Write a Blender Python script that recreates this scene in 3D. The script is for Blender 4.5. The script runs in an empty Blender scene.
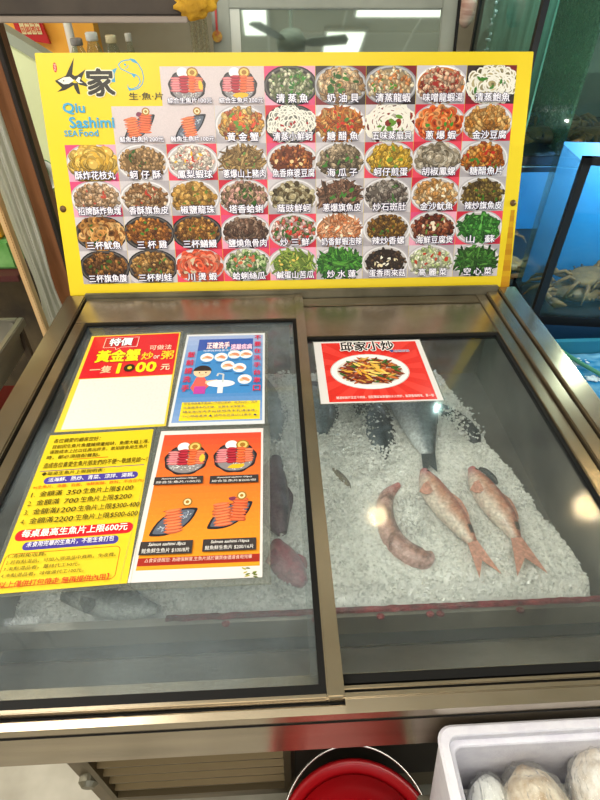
import bpy, bmesh, math, random
from math import sin, cos, pi, radians, sqrt, tan
from mathutils import Vector, Matrix, noise
R = random.Random(7)
sc = bpy.context.scene
C = sc.collection

# ------------------------------------------------------------------ camera
PIT, YAW, ROL, FPX = radians(40.4), radians(3.0), radians(.26), 520
cd = bpy.data.cameras.new('camera'); cam = bpy.data.objects.new('camera', cd); C.objects.link(cam)
fw = Vector((sin(YAW)*cos(PIT), cos(YAW)*cos(PIT), -sin(PIT)))
rt = fw.cross(Vector((0, 0, 1))).normalized(); up = rt.cross(fw)
rt, up = rt*cos(ROL)+up*sin(ROL), up*cos(ROL)-rt*sin(ROL)
EYE = Vector((0, 0, 1.58))
cam.matrix_world = Matrix(((rt.x, up.x, -fw.x, EYE.x), (rt.y, up.y, -fw.y, EYE.y), (rt.z, up.z, -fw.z, EYE.z), (0, 0, 0, 1)))
cd.sensor_fit = 'VERTICAL'; cd.sensor_height = 24; cd.lens = 24*FPX/800; cd.clip_start = .02
sc.camera = cam

# ------------------------------------------------------------------ world, lights, exposure
w = bpy.data.worlds.new('world'); sc.world = w; w.use_nodes = True
w.node_tree.nodes['Background'].inputs[0].default_value = (.9, .95, 1, 1)
w.node_tree.nodes['Background'].inputs[1].default_value = .6
sc.view_settings.view_transform = 'Standard'; sc.view_settings.look = 'None'
sc.view_settings.exposure = -.12; sc.view_settings.gamma = 1; sc.view_settings.use_curve_mapping = False

def area(name, loc, rot, sx, sy, power, col=(1, 1, 1)):
    l = bpy.data.lights.new(name, 'AREA'); l.shape = 'RECTANGLE'; l.size = sx; l.size_y = sy
    l.energy = power; l.color = col
    o = bpy.data.objects.new(name, l); o.location = loc; o.rotation_euler = rot; C.objects.link(o); return o
area('ceiling_light_front', (-.3, -.5, 2.84), (0, 0, 0), 1.8, 1.4, 34, (1, .94, .84))
area('added_fill_side', (-2.1, .2, 2.84), (0, 0, 0), .5, 1.8, 16, (1, .95, .86))  # added fill, lifts the dark left background
area('added_fill_left', (-1.25, .55, 2.84), (0, 0, 0), 1.1, .45, 30, (1, .95, .86))  # added fill aimed over the board at the partition and jamb
area('added_fill_tanks', (2.5, .2, 2.84), (0, 0, 0), .5, 1.8, 30, (.95, .98, 1))  # added fill to brighten the tanks on the right
area('added_fill_low_left', (-2.85, 1.0, 1.55), (0, radians(-90), 0), 1.3, 1.6, 34, (1, .97, .9))  # added low fill from the left; the wall behind it is solid
area('open_shopfront_daylight', (0, -4.2, 1.7), (radians(90), 0, 0), 4.5, 2.2, 44, (.93, .97, 1))

# ------------------------------------------------------------------ measuring helpers: real planes of the place
def ray(px, py): return fw + rt*((px-300)/FPX) - up*((py-400)/FPX)
def on(px, py, p0, n):
    r = ray(px, py); n = Vector(n); return EYE + r*((Vector(p0)-EYE).dot(n)/r.dot(n))
def on_z(px, py, z): return on(px, py, (0, 0, z), (0, 0, 1))
def on_y(px, py, y): return on(px, py, (0, y, 0), (0, 1, 0))

# ------------------------------------------------------------------ materials
def lin(h):
    h = h.lstrip('#'); v = [int(h[i:i+2], 16)/255 for i in (0, 2, 4)]
    return tuple(c/12.92 if c <= .04045 else ((c+.055)/1.055)**2.4 for c in v)
MATS = {}
def mat(name, col='#808080', rough=.5, metal=0, col2=None, nscale=20, stretch=None, bump=0, bscale=60, detail=4, alpha=None, trans=0, emit=0, spec=.5, lo=.35, hi=.65, coat=0):
    if name in MATS: return MATS[name]
    m = bpy.data.materials.new(name); m.use_nodes = True; N = m.node_tree.nodes; L = m.node_tree.links
    b = N['Principled BSDF']; b.inputs['Base Color'].default_value = (*lin(col), 1)
    b.inputs['Roughness'].default_value = rough; b.inputs['Metallic'].default_value = metal
    b.inputs['Specular IOR Level'].default_value = spec; b.inputs['Coat Weight'].default_value = coat
    if trans: b.inputs['Transmission Weight'].default_value = trans
    if emit:
        b.inputs['Emission Color'].default_value = (*lin(col), 1); b.inputs['Emission Strength'].default_value = emit
    tc = N.new('ShaderNodeTexCoord'); mp = N.new('ShaderNodeMapping'); L.new(tc.outputs['Object'], mp.inputs[0])
    if stretch: mp.inputs['Scale'].default_value = stretch
    if col2:
        n = N.new('ShaderNodeTexNoise'); n.inputs['Scale'].default_value = nscale; n.inputs['Detail'].default_value = detail
        L.new(mp.outputs[0], n.inputs[0]); r = N.new('ShaderNodeValToRGB')
        r.color_ramp.elements[0].color = (*lin(col), 1); r.color_ramp.elements[1].color = (*lin(col2), 1)
        r.color_ramp.elements[0].position = lo; r.color_ramp.elements[1].position = hi
        L.new(n.outputs[0], r.inputs[0]); L.new(r.outputs[0], b.inputs['Base Color'])
    if bump:
        n2 = N.new('ShaderNodeTexNoise'); n2.inputs['Scale'].default_value = bscale; n2.inputs['Detail'].default_value = 5
        L.new(mp.outputs[0], n2.inputs[0]); bp = N.new('ShaderNodeBump'); bp.inputs['Strength'].default_value = bump
        bp.inputs['Distance'].default_value = .01; L.new(n2.outputs[0], bp.inputs['Height']); L.new(bp.outputs[0], b.inputs['Normal'])
    MATS[name] = m; return m
def glass(name, tint='#ffffff', haze=0, hazecol='#c8d8e0', hscale=30, ior=1.5, rough=.02, seed=0, body=0, wrinkle=0):
    """clear pane: what passes through, a Fresnel reflection, and a milky film of condensation"""
    m = bpy.data.materials.new(name); m.use_nodes = True; N = m.node_tree.nodes; L = m.node_tree.links; N.clear()
    out = N.new('ShaderNodeOutputMaterial'); tr = N.new('ShaderNodeBsdfTransparent'); tr.inputs[0].default_value = (*lin(tint), 1)
    gl = N.new('ShaderNodeBsdfGlossy'); gl.inputs['Roughness'].default_value = rough
    fr = N.new('ShaderNodeFresnel'); ge = N.new('ShaderNodeNewGeometry'); mi = N.new('ShaderNodeMapRange')
    mi.inputs[3].default_value = ior; mi.inputs[4].default_value = 1/ior; L.new(ge.outputs['Backfacing'], mi.inputs[0]); L.new(mi.outputs[0], fr.inputs[0])
    mx = N.new('ShaderNodeMixShader'); L.new(fr.outputs[0], mx.inputs[0]); L.new(tr.outputs[0], mx.inputs[1]); L.new(gl.outputs[0], mx.inputs[2])
    if wrinkle:
        t_ = N.new('ShaderNodeTexCoord'); m_ = N.new('ShaderNodeMapping'); m_.inputs['Scale'].default_value = (1, .25, 1); L.new(t_.outputs['Object'], m_.inputs[0])
        w_ = N.new('ShaderNodeTexNoise'); w_.inputs['Scale'].default_value = wrinkle; w_.inputs['Detail'].default_value = 2; w_.inputs['Distortion'].default_value = 1; L.new(m_.outputs[0], w_.inputs[0])
        b_ = N.new('ShaderNodeBump'); b_.inputs['Strength'].default_value = 1; b_.inputs['Distance'].default_value = .02; L.new(w_.outputs[0], b_.inputs['Height']); L.new(b_.outputs[0], gl.inputs['Normal']); L.new(b_.outputs[0], fr.inputs['Normal'])
    if haze:
        df = N.new('ShaderNodeBsdfDiffuse'); df.inputs[0].default_value = (*lin(hazecol), 1)
        tl = N.new('ShaderNodeBsdfTranslucent'); tl.inputs[0].default_value = (*lin(hazecol), 1)
        ad = N.new('ShaderNodeMixShader'); L.new(df.outputs[0], ad.inputs[1]); L.new(tl.outputs[0], ad.inputs[2])
        tc = N.new('ShaderNodeTexCoord'); n1 = N.new('ShaderNodeTexNoise'); n1.inputs['Scale'].default_value = hscale/8; n1.inputs['Detail'].default_value = 3
        mp = N.new('ShaderNodeMapping'); mp.inputs['Location'].default_value = (seed, seed, 0); L.new(tc.outputs['Object'], mp.inputs[0])
        n2 = N.new('ShaderNodeTexNoise'); n2.inputs['Scale'].default_value = hscale*10; n2.inputs['Detail'].default_value = 2
        L.new(mp.outputs[0], n1.inputs[0]); L.new(mp.outputs[0], n2.inputs[0])
        m1 = N.new('ShaderNodeMapRange'); m1.inputs[1].default_value = .35; m1.inputs[2].default_value = .68; m1.inputs[3].default_value = body; m1.inputs[4].default_value = haze
        L.new(n1.outputs[0], m1.inputs[0])
        m2 = N.new('ShaderNodeMapRange'); m2.inputs[1].default_value = .3; m2.inputs[2].default_value = .7; m2.inputs[3].default_value = .6; m2.inputs[4].default_value = 1.3
        L.new(n2.outputs[0], m2.inputs[0])
        mu = N.new('ShaderNodeMath'); mu.operation = 'MULTIPLY'; mu.use_clamp = True; L.new(m1.outputs[0], mu.inputs[0]); L.new(m2.outputs[0], mu.inputs[1])
        mh = N.new('ShaderNodeMixShader'); L.new(mu.outputs[0], mh.inputs[0]); L.new(mx.outputs[0], mh.inputs[1]); L.new(ad.outputs[0], mh.inputs[2]); mx = mh
    L.new(mx.outputs[0], out.inputs[0]); return m
def printmat(name, rough=.35, var=.0, bump=0, bscale=200, spec=.4, sub=0, coat=0):
    """colours come from the mesh's own colour attribute"""
    m = bpy.data.materials.new(name); m.use_nodes = True; N = m.node_tree.nodes; L = m.node_tree.links
    b = N['Principled BSDF']; a = N.new('ShaderNodeAttribute'); a.attribute_name = 'Col'
    b.inputs['Roughness'].default_value = rough; b.inputs['Specular IOR Level'].default_value = spec; b.inputs['Coat Weight'].default_value = coat
    src = a.outputs['Color']
    if var:
        n = N.new('ShaderNodeTexNoise'); n.inputs['Scale'].default_value = bscale; n.inputs['Detail'].default_value = 4
        tc = N.new('ShaderNodeTexCoord'); L.new(tc.outputs['Object'], n.inputs[0])
        mr = N.new('ShaderNodeMapRange'); mr.inputs[1].default_value = .3; mr.inputs[2].default_value = .7; mr.inputs[3].default_value = 1-var; mr.inputs[4].default_value = 1+var
        L.new(n.outputs[0], mr.inputs[0]); vm = N.new('ShaderNodeVectorMath'); vm.operation = 'SCALE'
        L.new(src, vm.inputs[0]); L.new(mr.outputs[0], vm.inputs['Scale']); src = vm.outputs[0]
        if bump:
            bp = N.new('ShaderNodeBump'); bp.inputs['Strength'].default_value = bump; bp.inputs['Distance'].default_value = .002
            L.new(n.outputs[0], bp.inputs['Height']); L.new(bp.outputs[0], b.inputs['Normal'])
    L.new(src, b.inputs['Base Color']); return m

STEEL = mat('brushed_steel', '#b2a58f', .25, .92, '#9a8e78', 5, (1, 2, 1), .015, 20)
STEELV = mat('brushed_steel_rail', '#b6aa95', .24, .92, '#9e927c', 5, (1, 1, 1), .015, 20)
STEELD = mat('dull_steel', '#8d8878', .4, .75, '#6c6858', 9, None, .1, 30)
STEELW = mat('cold_well_steel', '#918d82', .36, .6, '#625d54', 5, None, .12, 40)
BLACK = mat('black_rubber', '#0c0b0a', .6, spec=.2)
FASC = mat('fascia_steel', '#a99b85', .2, .85, '#918470', 4, (1, 1, 6), .03, 30)
PRINT = printmat('printed_film', .3, .05, 0, 300)
PAPER = printmat('laminated_paper', .22, .04, 0, 200, .5)
FISHM = printmat('wet_fish_skin', .28, .3, 0, 160, .6, coat=.4)
_N = FISHM.node_tree.nodes; _v = _N.new('ShaderNodeTexVoronoi'); _v.inputs['Scale'].default_value = 300; _c = _N.new('ShaderNodeTexCoord'); FISHM.node_tree.links.new(_c.outputs['Object'], _v.inputs['Vector'])
_b = _N.new('ShaderNodeBump'); _b.inputs['Strength'].default_value = .6; _b.inputs['Distance'].default_value = .0015; FISHM.node_tree.links.new(_v.outputs['Distance'], _b.inputs['Height']); FISHM.node_tree.links.new(_b.outputs[0], _N['Principled BSDF'].inputs['Normal'])
CRABM = printmat('crab_shell', .5, .3, .5, 120)
YEL = mat('yellow_board', '#e6c914', .38, 0, '#e0c312', 3)
FROST_L = glass('misted_glass_pane', '#f6f8f8', .26, '#b6c4ca', 34, body=.04)
FROST_R = glass('clear_glass_pane', '#f7f9f8', .09, '#b8c4c8', 20, seed=5, body=.015, rough=.08)
CLEAR = glass('clear_plastic', '#f6f7f4', .16, '#e6e8e2', 25, 1.35, .12, body=.05)
TANKG = glass('tank_glass', '#e0eeec', .08, '#7d9a98', 18, body=.02)

# ------------------------------------------------------------------ object helpers
def tag(o, label, cat, group=None, kind=None):
    o['label'] = label; o['category'] = cat
    if group: o['group'] = group
    if kind: o['kind'] = kind
    return o
def empty(name, loc, label, cat, group=None, rz=0):
    o = bpy.data.objects.new(name, None); C.objects.link(o); o.location = loc; o.rotation_euler = (0, 0, rz); o.empty_display_size = .05
    return tag(o, label, cat, group)
def link(name, bm, m, parent=None, smooth=False, local=False):
    me = bpy.data.meshes.new(name); bmesh.ops.recalc_face_normals(bm, faces=bm.faces) if not local else None
    bm.to_mesh(me); bm.free()
    for x in (m if isinstance(m, (list, tuple)) else [m]): me.materials.append(x)
    if smooth:
        for p in me.polygons: p.use_smooth = True
    o = bpy.data.objects.new(name, me); C.objects.link(o)
    if parent is not None:
        o.parent = parent; o.matrix_parent_inverse = inv(parent)
    return o
def inv(p):
    M = Matrix.LocRotScale(p.location, p.rotation_euler, p.scale)
    if p.parent: M = Matrix.LocRotScale(p.parent.location, p.parent.rotation_euler, p.parent.scale) @ p.matrix_parent_inverse @ M
    return M.inverted()
def B(): return bmesh.new()
def box(bm, x0, x1, y0, y1, z0, z1, bev=0, M=None):
    r = bmesh.ops.create_cube(bm, size=1); vs = r['verts']
    for v in vs: v.co = Vector(((x0+x1)/2+v.co.x*(x1-x0), (y0+y1)/2+v.co.y*(y1-y0), (z0+z1)/2+v.co.z*(z1-z0)))
    if M is not None:
        for v in vs: v.co = M @ v.co
    if bev:
        es = list({e for v in vs for e in v.link_edges}); bmesh.ops.bevel(bm, geom=es, offset=bev, segments=2, affect='EDGES')
    return bm
def prism(bm, pts, axis, a, b):
    """extrude a 2-D outline along an axis"""
    def P(p, t): return Vector((t, p[0], p[1])) if axis == 'x' else (Vector((p[0], t, p[1])) if axis == 'y' else Vector((p[0], p[1], t)))
    v0 = [bm.verts.new(P(p, a)) for p in pts]; v1 = [bm.verts.new(P(p, b)) for p in pts]; n = len(pts)
    bm.faces.new(v0); bm.faces.new(v1[::-1])
    for i in range(n): bm.faces.new((v0[i], v0[(i+1) % n], v1[(i+1) % n], v1[i]))
    return bm
def tube(bm, pts, r, seg=10, cap=True):
    pts = [Vector(p) for p in pts]; rings = []
    for i, p in enumerate(pts):
        d = (pts[min(i+1, len(pts)-1)]-pts[max(i-1, 0)]).normalized()
        a = d.cross(Vector((0, 0, 1))); a = d.cross(Vector((1, 0, 0))) if a.length < .1 else a
        a.normalize(); b = d.cross(a); rr = r[i] if isinstance(r, (list, tuple)) else r
        rings.append([bm.verts.new(p+(a*cos(2*pi*k/seg)+b*sin(2*pi*k/seg))*rr) for k in range(seg)])
    for i in range(len(rings)-1):
        for k in range(seg): bm.faces.new((rings[i][k], rings[i][(k+1) % seg], rings[i+1][(k+1) % seg], rings[i+1][k]))
    if cap: bm.faces.new(rings[0][::-1]); bm.faces.new(rings[-1])
    return bm
def lathe(bm, prof, c, seg=32):
    rings = [[bm.verts.new((c[0]+r*cos(2*pi*k/seg), c[1]+r*sin(2*pi*k/seg), c[2]+z)) for k in range(seg)] for r, z in prof]
    for i in range(len(rings)-1):
        for k in range(seg): bm.faces.new((rings[i][k], rings[i][(k+1) % seg], rings[i+1][(k+1) % seg], rings[i+1][k]))
    bm.faces.new(rings[0][::-1]); bm.faces.new(rings[-1]); return bm
def rrect(x0, x1, y0, y1, r, n=5):
    o = []
    for cx, cy, a in ((x1-r, y1-r, 0), (x0+r, y1-r, 90), (x0+r, y0+r, 180), (x1-r, y0+r, 270)):
        for i in range(n+1): t = radians(a+90*i/n); o.append((cx+r*cos(t), cy+r*sin(t)))
    return o

# ------------------------------------------------------------------ printing: flat artwork and lettering
TXT = {}
def glyphs(s, bold):
    k = (s, bold)
    if k in TXT: return TXT[k]
    cu = bpy.data.curves.new('t', 'FONT'); cu.body = s; cu.size = 1; cu.resolution_u = 2; cu.offset = bold; cu.fill_mode = 'FRONT'
    o = bpy.data.objects.new('t', cu); C.objects.link(o); dg = bpy.context.evaluated_depsgraph_get()
    me = bpy.data.meshes.new_from_object(o.evaluated_get(dg)); bpy.data.objects.remove(o); bpy.data.curves.remove(cu)
    vs = [(v.co.x, v.co.y) for v in me.vertices]; fs = [tuple(p.vertices) for p in me.polygons]; bpy.data.meshes.remove(me)
    TXT[k] = (vs, fs); return TXT[k]
class Art:
    """flat coloured shapes laid over one another on a sheet whose frame is given by a matrix"""
    def __init__(s, M, z=.0002): s.M = M; s.z = z; s.v = []; s.f = []; s.c = []
    def poly(s, pts, col, dz=.000004):
        s.z += dz; n = len(s.v); s.v += [s.M @ Vector((x, y, s.z)) for x, y in pts]; s.f.append(tuple(range(n, n+len(pts)))); s.c.append(lin(col) if isinstance(col, str) else col)
    def rect(s, x0, x1, y0, y1, col): s.poly([(x0, y0), (x1, y0), (x1, y1), (x0, y1)], col)
    def ell(s, cx, cy, a, b, col, n=20, rot=0):
        s.poly([(cx+a*cos(2*pi*i/n)*cos(rot)-b*sin(2*pi*i/n)*sin(rot), cy+a*cos(2*pi*i/n)*sin(rot)+b*sin(2*pi*i/n)*cos(rot)) for i in range(n)], col)
    def blob(s, cx, cy, r, col, asp=1, rot=0, n=7):
        s.poly([(cx+(q := r*R.uniform(.75, 1.15))*cos(t := 2*pi*i/n)*cos(rot)-q*asp*sin(t)*sin(rot), cy+q*cos(t)*sin(rot)+q*asp*sin(t)*cos(rot)) for i in range(n)], col)
    def line(s, pts, wd, col):
        for (x0, y0), (x1, y1) in zip(pts, pts[1:]):
            dx, dy = x1-x0, y1-y0; l = math.hypot(dx, dy) or 1; nx, ny = -dy/l*wd/2, dx/l*wd/2
            s.poly([(x0+nx, y0+ny), (x1+nx, y1+ny), (x1-nx, y1-ny), (x0-nx, y0-ny)], col, .000002)
    def text(s, t, x0, x1, y0, y1, col, bold=.02, keep=False, slant=0, align='l', outline=None, ow=.05):
        """lettering fitted to the box x0..x1, y0..y1"""
        vs, fs = glyphs(t, 0)
        if not vs: return
        ax = min(v[0] for v in vs); bx = max(v[0] for v in vs); ay = min(v[1] for v in vs); by = max(v[1] for v in vs)
        sx = (x1-x0)/(bx-ax); sy = (y1-y0)/(by-ay)
        if keep:
            sx = sy = min(sx, sy)
            if align == 'c': x0 = (x0+x1)/2-sx*(bx-ax)/2
        if outline:
            rr = (bold+ow); s._put(vs, fs, x0, y0, ax, ay, sx, sy, outline, slant, [(rr*cos(k*pi/4), rr*sin(k*pi/4)) for k in range(8)])
        s._put(vs, fs, x0, y0, ax, ay, sx, sy, col, slant, [(0, 0)] if bold < .007 else [(bold*cos(k*pi/2+.6), bold*sin(k*pi/2+.6)) for k in range(4)])
    def _put(s, vs, fs, x0, y0, ax, ay, sx, sy, col, slant, off):
        s.z += .00004; c = lin(col)
        for dx, dy in off:
            n = len(s.v); s.z += .00002
            for x, y in vs: Y = (y-ay+dy)*sy; s.v.append(s.M @ Vector((x0+(x-ax+dx)*sx+Y*slant, y0+Y, s.z)))
            for f in fs: s.f.append(tuple(i+n for i in f)); s.c.append(c)
    def build(s, name, parent, m=None):
        me = bpy.data.meshes.new(name); me.from_pydata(s.v, [], s.f)
        a = me.color_attributes.new('Col', 'FLOAT_COLOR', 'CORNER'); k = 0; data = []
        for f, c in zip(s.f, s.c): data += [c[0], c[1], c[2], 1]*len(f)
        a.data.foreach_set('color', data); me.materials.append(m or PAPER)
        o = bpy.data.objects.new(name, me); C.objects.link(o)
        if parent is not None: o.parent = parent; o.matrix_parent_inverse = inv(parent)
        return o
def colour_attr(o, fn):
    me = o.data; a = me.color_attributes.new('Col', 'FLOAT_COLOR', 'POINT')
    for i, v in enumerate(me.vertices): a.data[i].color = (*fn(v.co), 1)
def mixc(a, b, t): t = max(0, min(1, t)); return tuple(a[i]*(1-t)+b[i]*t for i in range(3))

# food pictures --------------------------------------------------------
def food(a, x0, y0, W, H, bg, plate, cols, shape='c', size=1.0, garnish=None, n=150, clip=True):
    a.rect(x0, x0+W, y0, y0+H, bg[0])
    if len(bg) > 1:
        for i in range(3): t = R.random(); a.poly([(x0, y0+H*(t*.6)), (x0+W*.5*t, y0), (x0, y0)], bg[1]); a.poly([(x0+W, y0+H), (x0+W*(.6+.3*t), y0+H), (x0+W, y0+H*(.5+.4*t))], bg[1])
    cx, cy = x0+W*.5+R.uniform(-.02, .02)*W, y0+H*.5; pw, ph = W*.54, H*.53
    ty = {'w': ('#b4aeb2', '#dcd8da', '#bdb6b4'), 'k': ('#1b191b', '#55504e', '#26211f'), 'g': ('#8b8a90', '#b7b5b8', '#77706b'), 'b': ('#cfcbd0', '#f3f0ee', '#c2712e')}[plate]
    a.ell(cx, cy, pw, ph, ty[0], 28); a.ell(cx, cy, pw*.94, ph*.94, ty[1], 28); a.ell(cx, cy, pw*.88, ph*.86, ty[2], 28)
    fw_, fh = pw*(.84 if plate in 'kgb' else .84), ph*(.84 if plate in 'kgb' else .82); s = min(W, H)*.07*size
    C_ = [lin(c) for c in cols]
    a.ell(cx, cy, fw_*.93, fh*.93, tuple(.45*v for v in C_[0]), 18)
    pts = sorted([(R.random()**.6, R.uniform(0, 2*pi)) for _ in range(n)], key=lambda p: -p[0])
    for r, t in pts:
        x, y = cx+r*fw_*cos(t), cy+r*fh*sin(t); c = R.choice(C_); k = R.uniform(.4, 1.05); c = tuple(min(1, v*k) for v in c); rot = R.uniform(0, pi)
        dk = tuple(v*.4 for v in c); lt = tuple(min(1, v*1.5+.03) for v in c)
        if shape == 'c': a.blob(x, y-s*.15, s*1.05, dk, .7, rot); a.blob(x, y, s*.85, c, .65, rot); a.blob(x-s*.1, y+s*.2, s*.35, lt, .5, rot, 5)
        elif shape == 'b': a.ell(x, y-s*.15, s*1.3, s*1.2, dk, 10); a.ell(x, y, s*1.2, s*1.1, c, 10); a.ell(x-s*.3, y+s*.4, s*.4, s*.3, lt, 6)
        elif shape == 's': a.blob(x, y-s*.1, s*2.3, dk, .22, rot, 8); a.blob(x, y, s*2.1, c, .16, rot, 8)
        elif shape == 'l': a.blob(x, y, s*1.7, dk, .45, rot, 8); a.blob(x, y, s*1.5, c, .36, rot, 8); a.blob(x, y, s*1.1, lt, .06, rot, 6)
        elif shape == 'r': a.ell(x, y, s*1.5, s*1.2, c, 12, rot); a.ell(x, y, s*.8, s*.55, dk, 8, rot)
        elif shape == 'o': a.ell(x, y, s*1.6, s*1.25, '#e9e4d8', 10, rot); a.ell(x, y, s*1.2, s*.85, c, 9, rot); a.ell(x+s*.2, y, s*.5, s*.35, dk, 7, rot)
    if garnish:
        for g in garnish:
            for _ in range(9): t = R.uniform(0, 2*pi); r = R.random()**.7*.8; a.blob(cx+r*fw_*cos(t), cy+r*fh*sin(t), s*R.uniform(.4, 1.1), g, R.uniform(.3, .7), R.uniform(0, pi), 6)
def slices(a, x, y, w, h, n, col, rot=0):
    c = lin(col)
    for i in range(n):
        t = (i+.5)/n-.5; px = x+cos(rot+pi/2)*t*h; py = y+sin(rot+pi/2)*t*h
        a.blob(px, py, w*.56, tuple(v*.55 for v in c), h/n/w*1.25, rot, 9); a.blob(px, py+h/n*.12, w*.52, tuple(min(1, v*R.uniform(.92, 1.12)) for v in c), h/n/w*.8, rot, 9)
        a.line([(px-w*.35*cos(rot), py-w*.35*sin(rot)), (px+w*.35*cos(rot), py+w*.35*sin(rot))], h/n*.07, tuple(min(1, v*1.2+.05) for v in c))
def sashimi(a, cx, cy, w, h, kind):
    if kind < 2:   # round scalloped black dish
        n = 40; a.poly([(cx+w*.5*(1+.03*sin(9*2*pi*i/n*1.0))*cos(2*pi*i/n), cy+h*.48*(1+.03*sin(18*pi*i/n))*sin(2*pi*i/n)) for i in range(n)], '#2a2528')
        a.ell(cx, cy, w*.46, h*.44, '#4a4448', 30); a.ell(cx, cy-h*.12, w*.4, h*.3, '#8a8486', 24)
        for _ in range(70): t = R.uniform(0, 2*pi); r = R.random()**.5; a.blob(cx+w*.36*r*cos(t), cy-h*.16+h*.22*r*sin(t), w*.03, R.choice(['#d8d8d4', '#b9b6b4', '#efeeea', '#8d8a88']), .3, R.uniform(0, pi), 6)
        if kind == 1: a.blob(cx+w*.05, cy-h*.28, w*.22, '#e9b324', .35, .1, 9)
        a.ell(cx-w*.1, cy+h*.4, w*.15, h*.15, '#efece9', 18)
        for rr in (.16, .12, .07): a.ell(cx+w*.16, cy+h*.4, w*rr, h*rr, '#a2702a' if rr != .12 else '#e6c46a', 12)
        slices(a, cx-w*.3, cy+h*.05, w*.26, h*.42, 6, '#e8848a'); slices(a, cx+w*.3, cy+h*.05, w*.24, h*.42, 6, '#ea7a5a')
        slices(a, cx-w*.08, cy+h*.06, w*.24, h*.5, 6, '#b02638'); slices(a, cx+w*.13, cy+h*.06, w*.2, h*.5, 6, '#ef6a3a')
        if kind == 0: a.blob(cx+w*.36, cy+h*.02, w*.07, '#edbb3c', 1.8, 0, 8)
    else:          # leaf-shaped dish
        t0 = .62; L = []
        for i in range(24):
            t = 2*pi*i/24; x = w*.56*cos(t); y = h*.2*sin(t)*(1-abs(cos(t))**3*.6); L.append((cx+x*cos(t0)-y*sin(t0)*1.15, cy-h*.08+x*sin(t0)+y*cos(t0)*1.3))
        a.poly(L, '#26262c'); a.poly([(cx+(x-cx)*.86, cy-h*.07+(y-cy+h*.07)*.86) for x, y in L], '#59606e')
        for _ in range(60): r = R.uniform(-.8, .8); q = R.uniform(-.5, .5); x = w*.46*r; y = h*.13*q; a.blob(cx+x*cos(t0)-y*sin(t0), cy-h*.08+x*sin(t0)+y*cos(t0), w*.03, R.choice(['#9aa7b8', '#c9d0d8', '#7b8698']), .3, R.uniform(0, pi), 6)
        slices(a, cx-w*.02-(w*.15 if kind == 3 else 0), cy-h*.06, w*.36, h*.6, 8, '#ef7a4c', .15)
        if kind == 3: slices(a, cx+w*.17, cy+h*.06, w*.34, h*.6, 8, '#e96a40', -.1); a.blob(cx+w*.02, cy+h*.34, w*.09, '#7d3550', .7, .3, 8)
        for rr in (.11, .075, .04): a.ell(cx+w*.22, cy+h*.42, w*rr, h*rr*1.1, '#a2702a' if rr != .075 else '#ead9a8', 12)

# ================================================================== THE ROOM
def struct(name, bm, m): o = link(name, bm, m); o['kind'] = 'structure'; return o
FLOORM = mat('floor_tiles', '#b9b3a2', .35, 0, '#98917f', 6, None, .05, 30)
struct('floor', box(B(), -3, 3, -5, 4, -.1, 0), FLOORM)
struct('ceiling', box(B(), -3, 3, -5, 4, 2.9, 3), mat('ceiling_paint', '#e4e4da', .8, 0, '#d9d9cf', 2))
WALLM = mat('wall_cream', '#d5cfb8', .7, 0, '#c4bda4', 3)
struct('wall_back', box(B(), -3, 3, 4, 4.1, 0, 2.9), WALLM)
struct('wall_left', box(B(), -3.1, -3, -5, 4, 0, 2.9), WALLM)
struct('wall_right', box(B(), 3, 3.1, -5, 4, 0, 2.9), mat('wall_grey', '#9aa39d', .7, 0, '#7f8a86', 3))
b = B(); box(b, -3, -2.4, -5.1, -5, 0, 2.9); box(b, 2.4, 3, -5.1, -5, 0, 2.9); box(b, -2.4, 2.4, -5.1, -5, 2.5, 2.9); struct('wall_front', b, WALLM)
b = B()
for i in range(-4, 5): box(b, i*.62-.01, i*.62+.01, -5, 4, 2.895, 2.9)
for i in range(-8, 7): box(b, -3, 3, i*.62-.01, i*.62+.01, 2.895, 2.9)
struct('trim_1', b, mat('ceiling_grid', '#f2f2ea', .5))

# ================================================================== FREEZER
X0, X1, YF, YB, ZT = -.556, .659, .232, 1.262, .88
fz = empty('display_freezer', (0, .75, 0), 'stainless steel fish display freezer with two sliding glass tops, filled with crushed ice', 'freezer')
def fpart(name, bm, m, parent=None, smooth=False): return link(name, bm, m, parent or fz, smooth)
b = B()   # outer shell: fascia, side and back skirts
box(b, X0, X1, YF, YF+.012, .748, ZT-.004, .002); box(b, X0, X0+.012, YF, YB, .748, ZT-.004, .002); box(b, X1-.012, X1, YF, YB, .748, ZT-.004, .002); box(b, X0, X1, YB-.012, YB, .748, ZT-.004)
for q in ((X0+.012, X0+.06, YF+.012, YB-.012), (X1-.08, X1-.012, YF+.012, YB-.012), (X0+.06, X1-.08, YF+.012, .258)): box(b, *q, .748, .753)
fpart('fascia', b, FASC)
b = B(); prism(b, [(YF-.001, .862), (YF-.001, ZT), (YF+.022, ZT+.002), (YF+.022, ZT-.004), (YF+.004, .862)], 'x', .0705, X1); prism(b, [(YF-.001, .862), (YF-.001, ZT), (.2395, ZT+.001), (.2395, .862)], 'x', X0, .0705)
fpart('front_ledge', b, STEEL)
fpart('track_groove', box(B(), X0+.002, .0705, .2395, .2463, .862, .874), BLACK)
b = B(); box(b, X0, X1, YF-.0012, YF+.001, .851, .8535); fpart('fascia_seam', b, BLACK)
for (a0, a1) in ((X0, -.506), (.609, X1)):
    b = B(); box(b, a0, a1, YF+.015, YB, .862, .893, .003); fpart('side_rim', b, STEELV)
b = B(); box(b, .5755, .606, .25, 1.25, .84, .886, .002); fpart('slide_rail', b, STEELV)
for q in ((-.506, -.5, .25, 1.25, .84, .876), (.5735, .576, .25, 1.25, .84, .872), (.606, .6095, .25, 1.25, .84, .88)): fpart('rail_gap', box(B(), *q), BLACK)
b = B(); box(b, -.506, .607, 1.25, YB, .84, .9, .002); fpart('back_rim', b, STEELD)
b = B()
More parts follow.
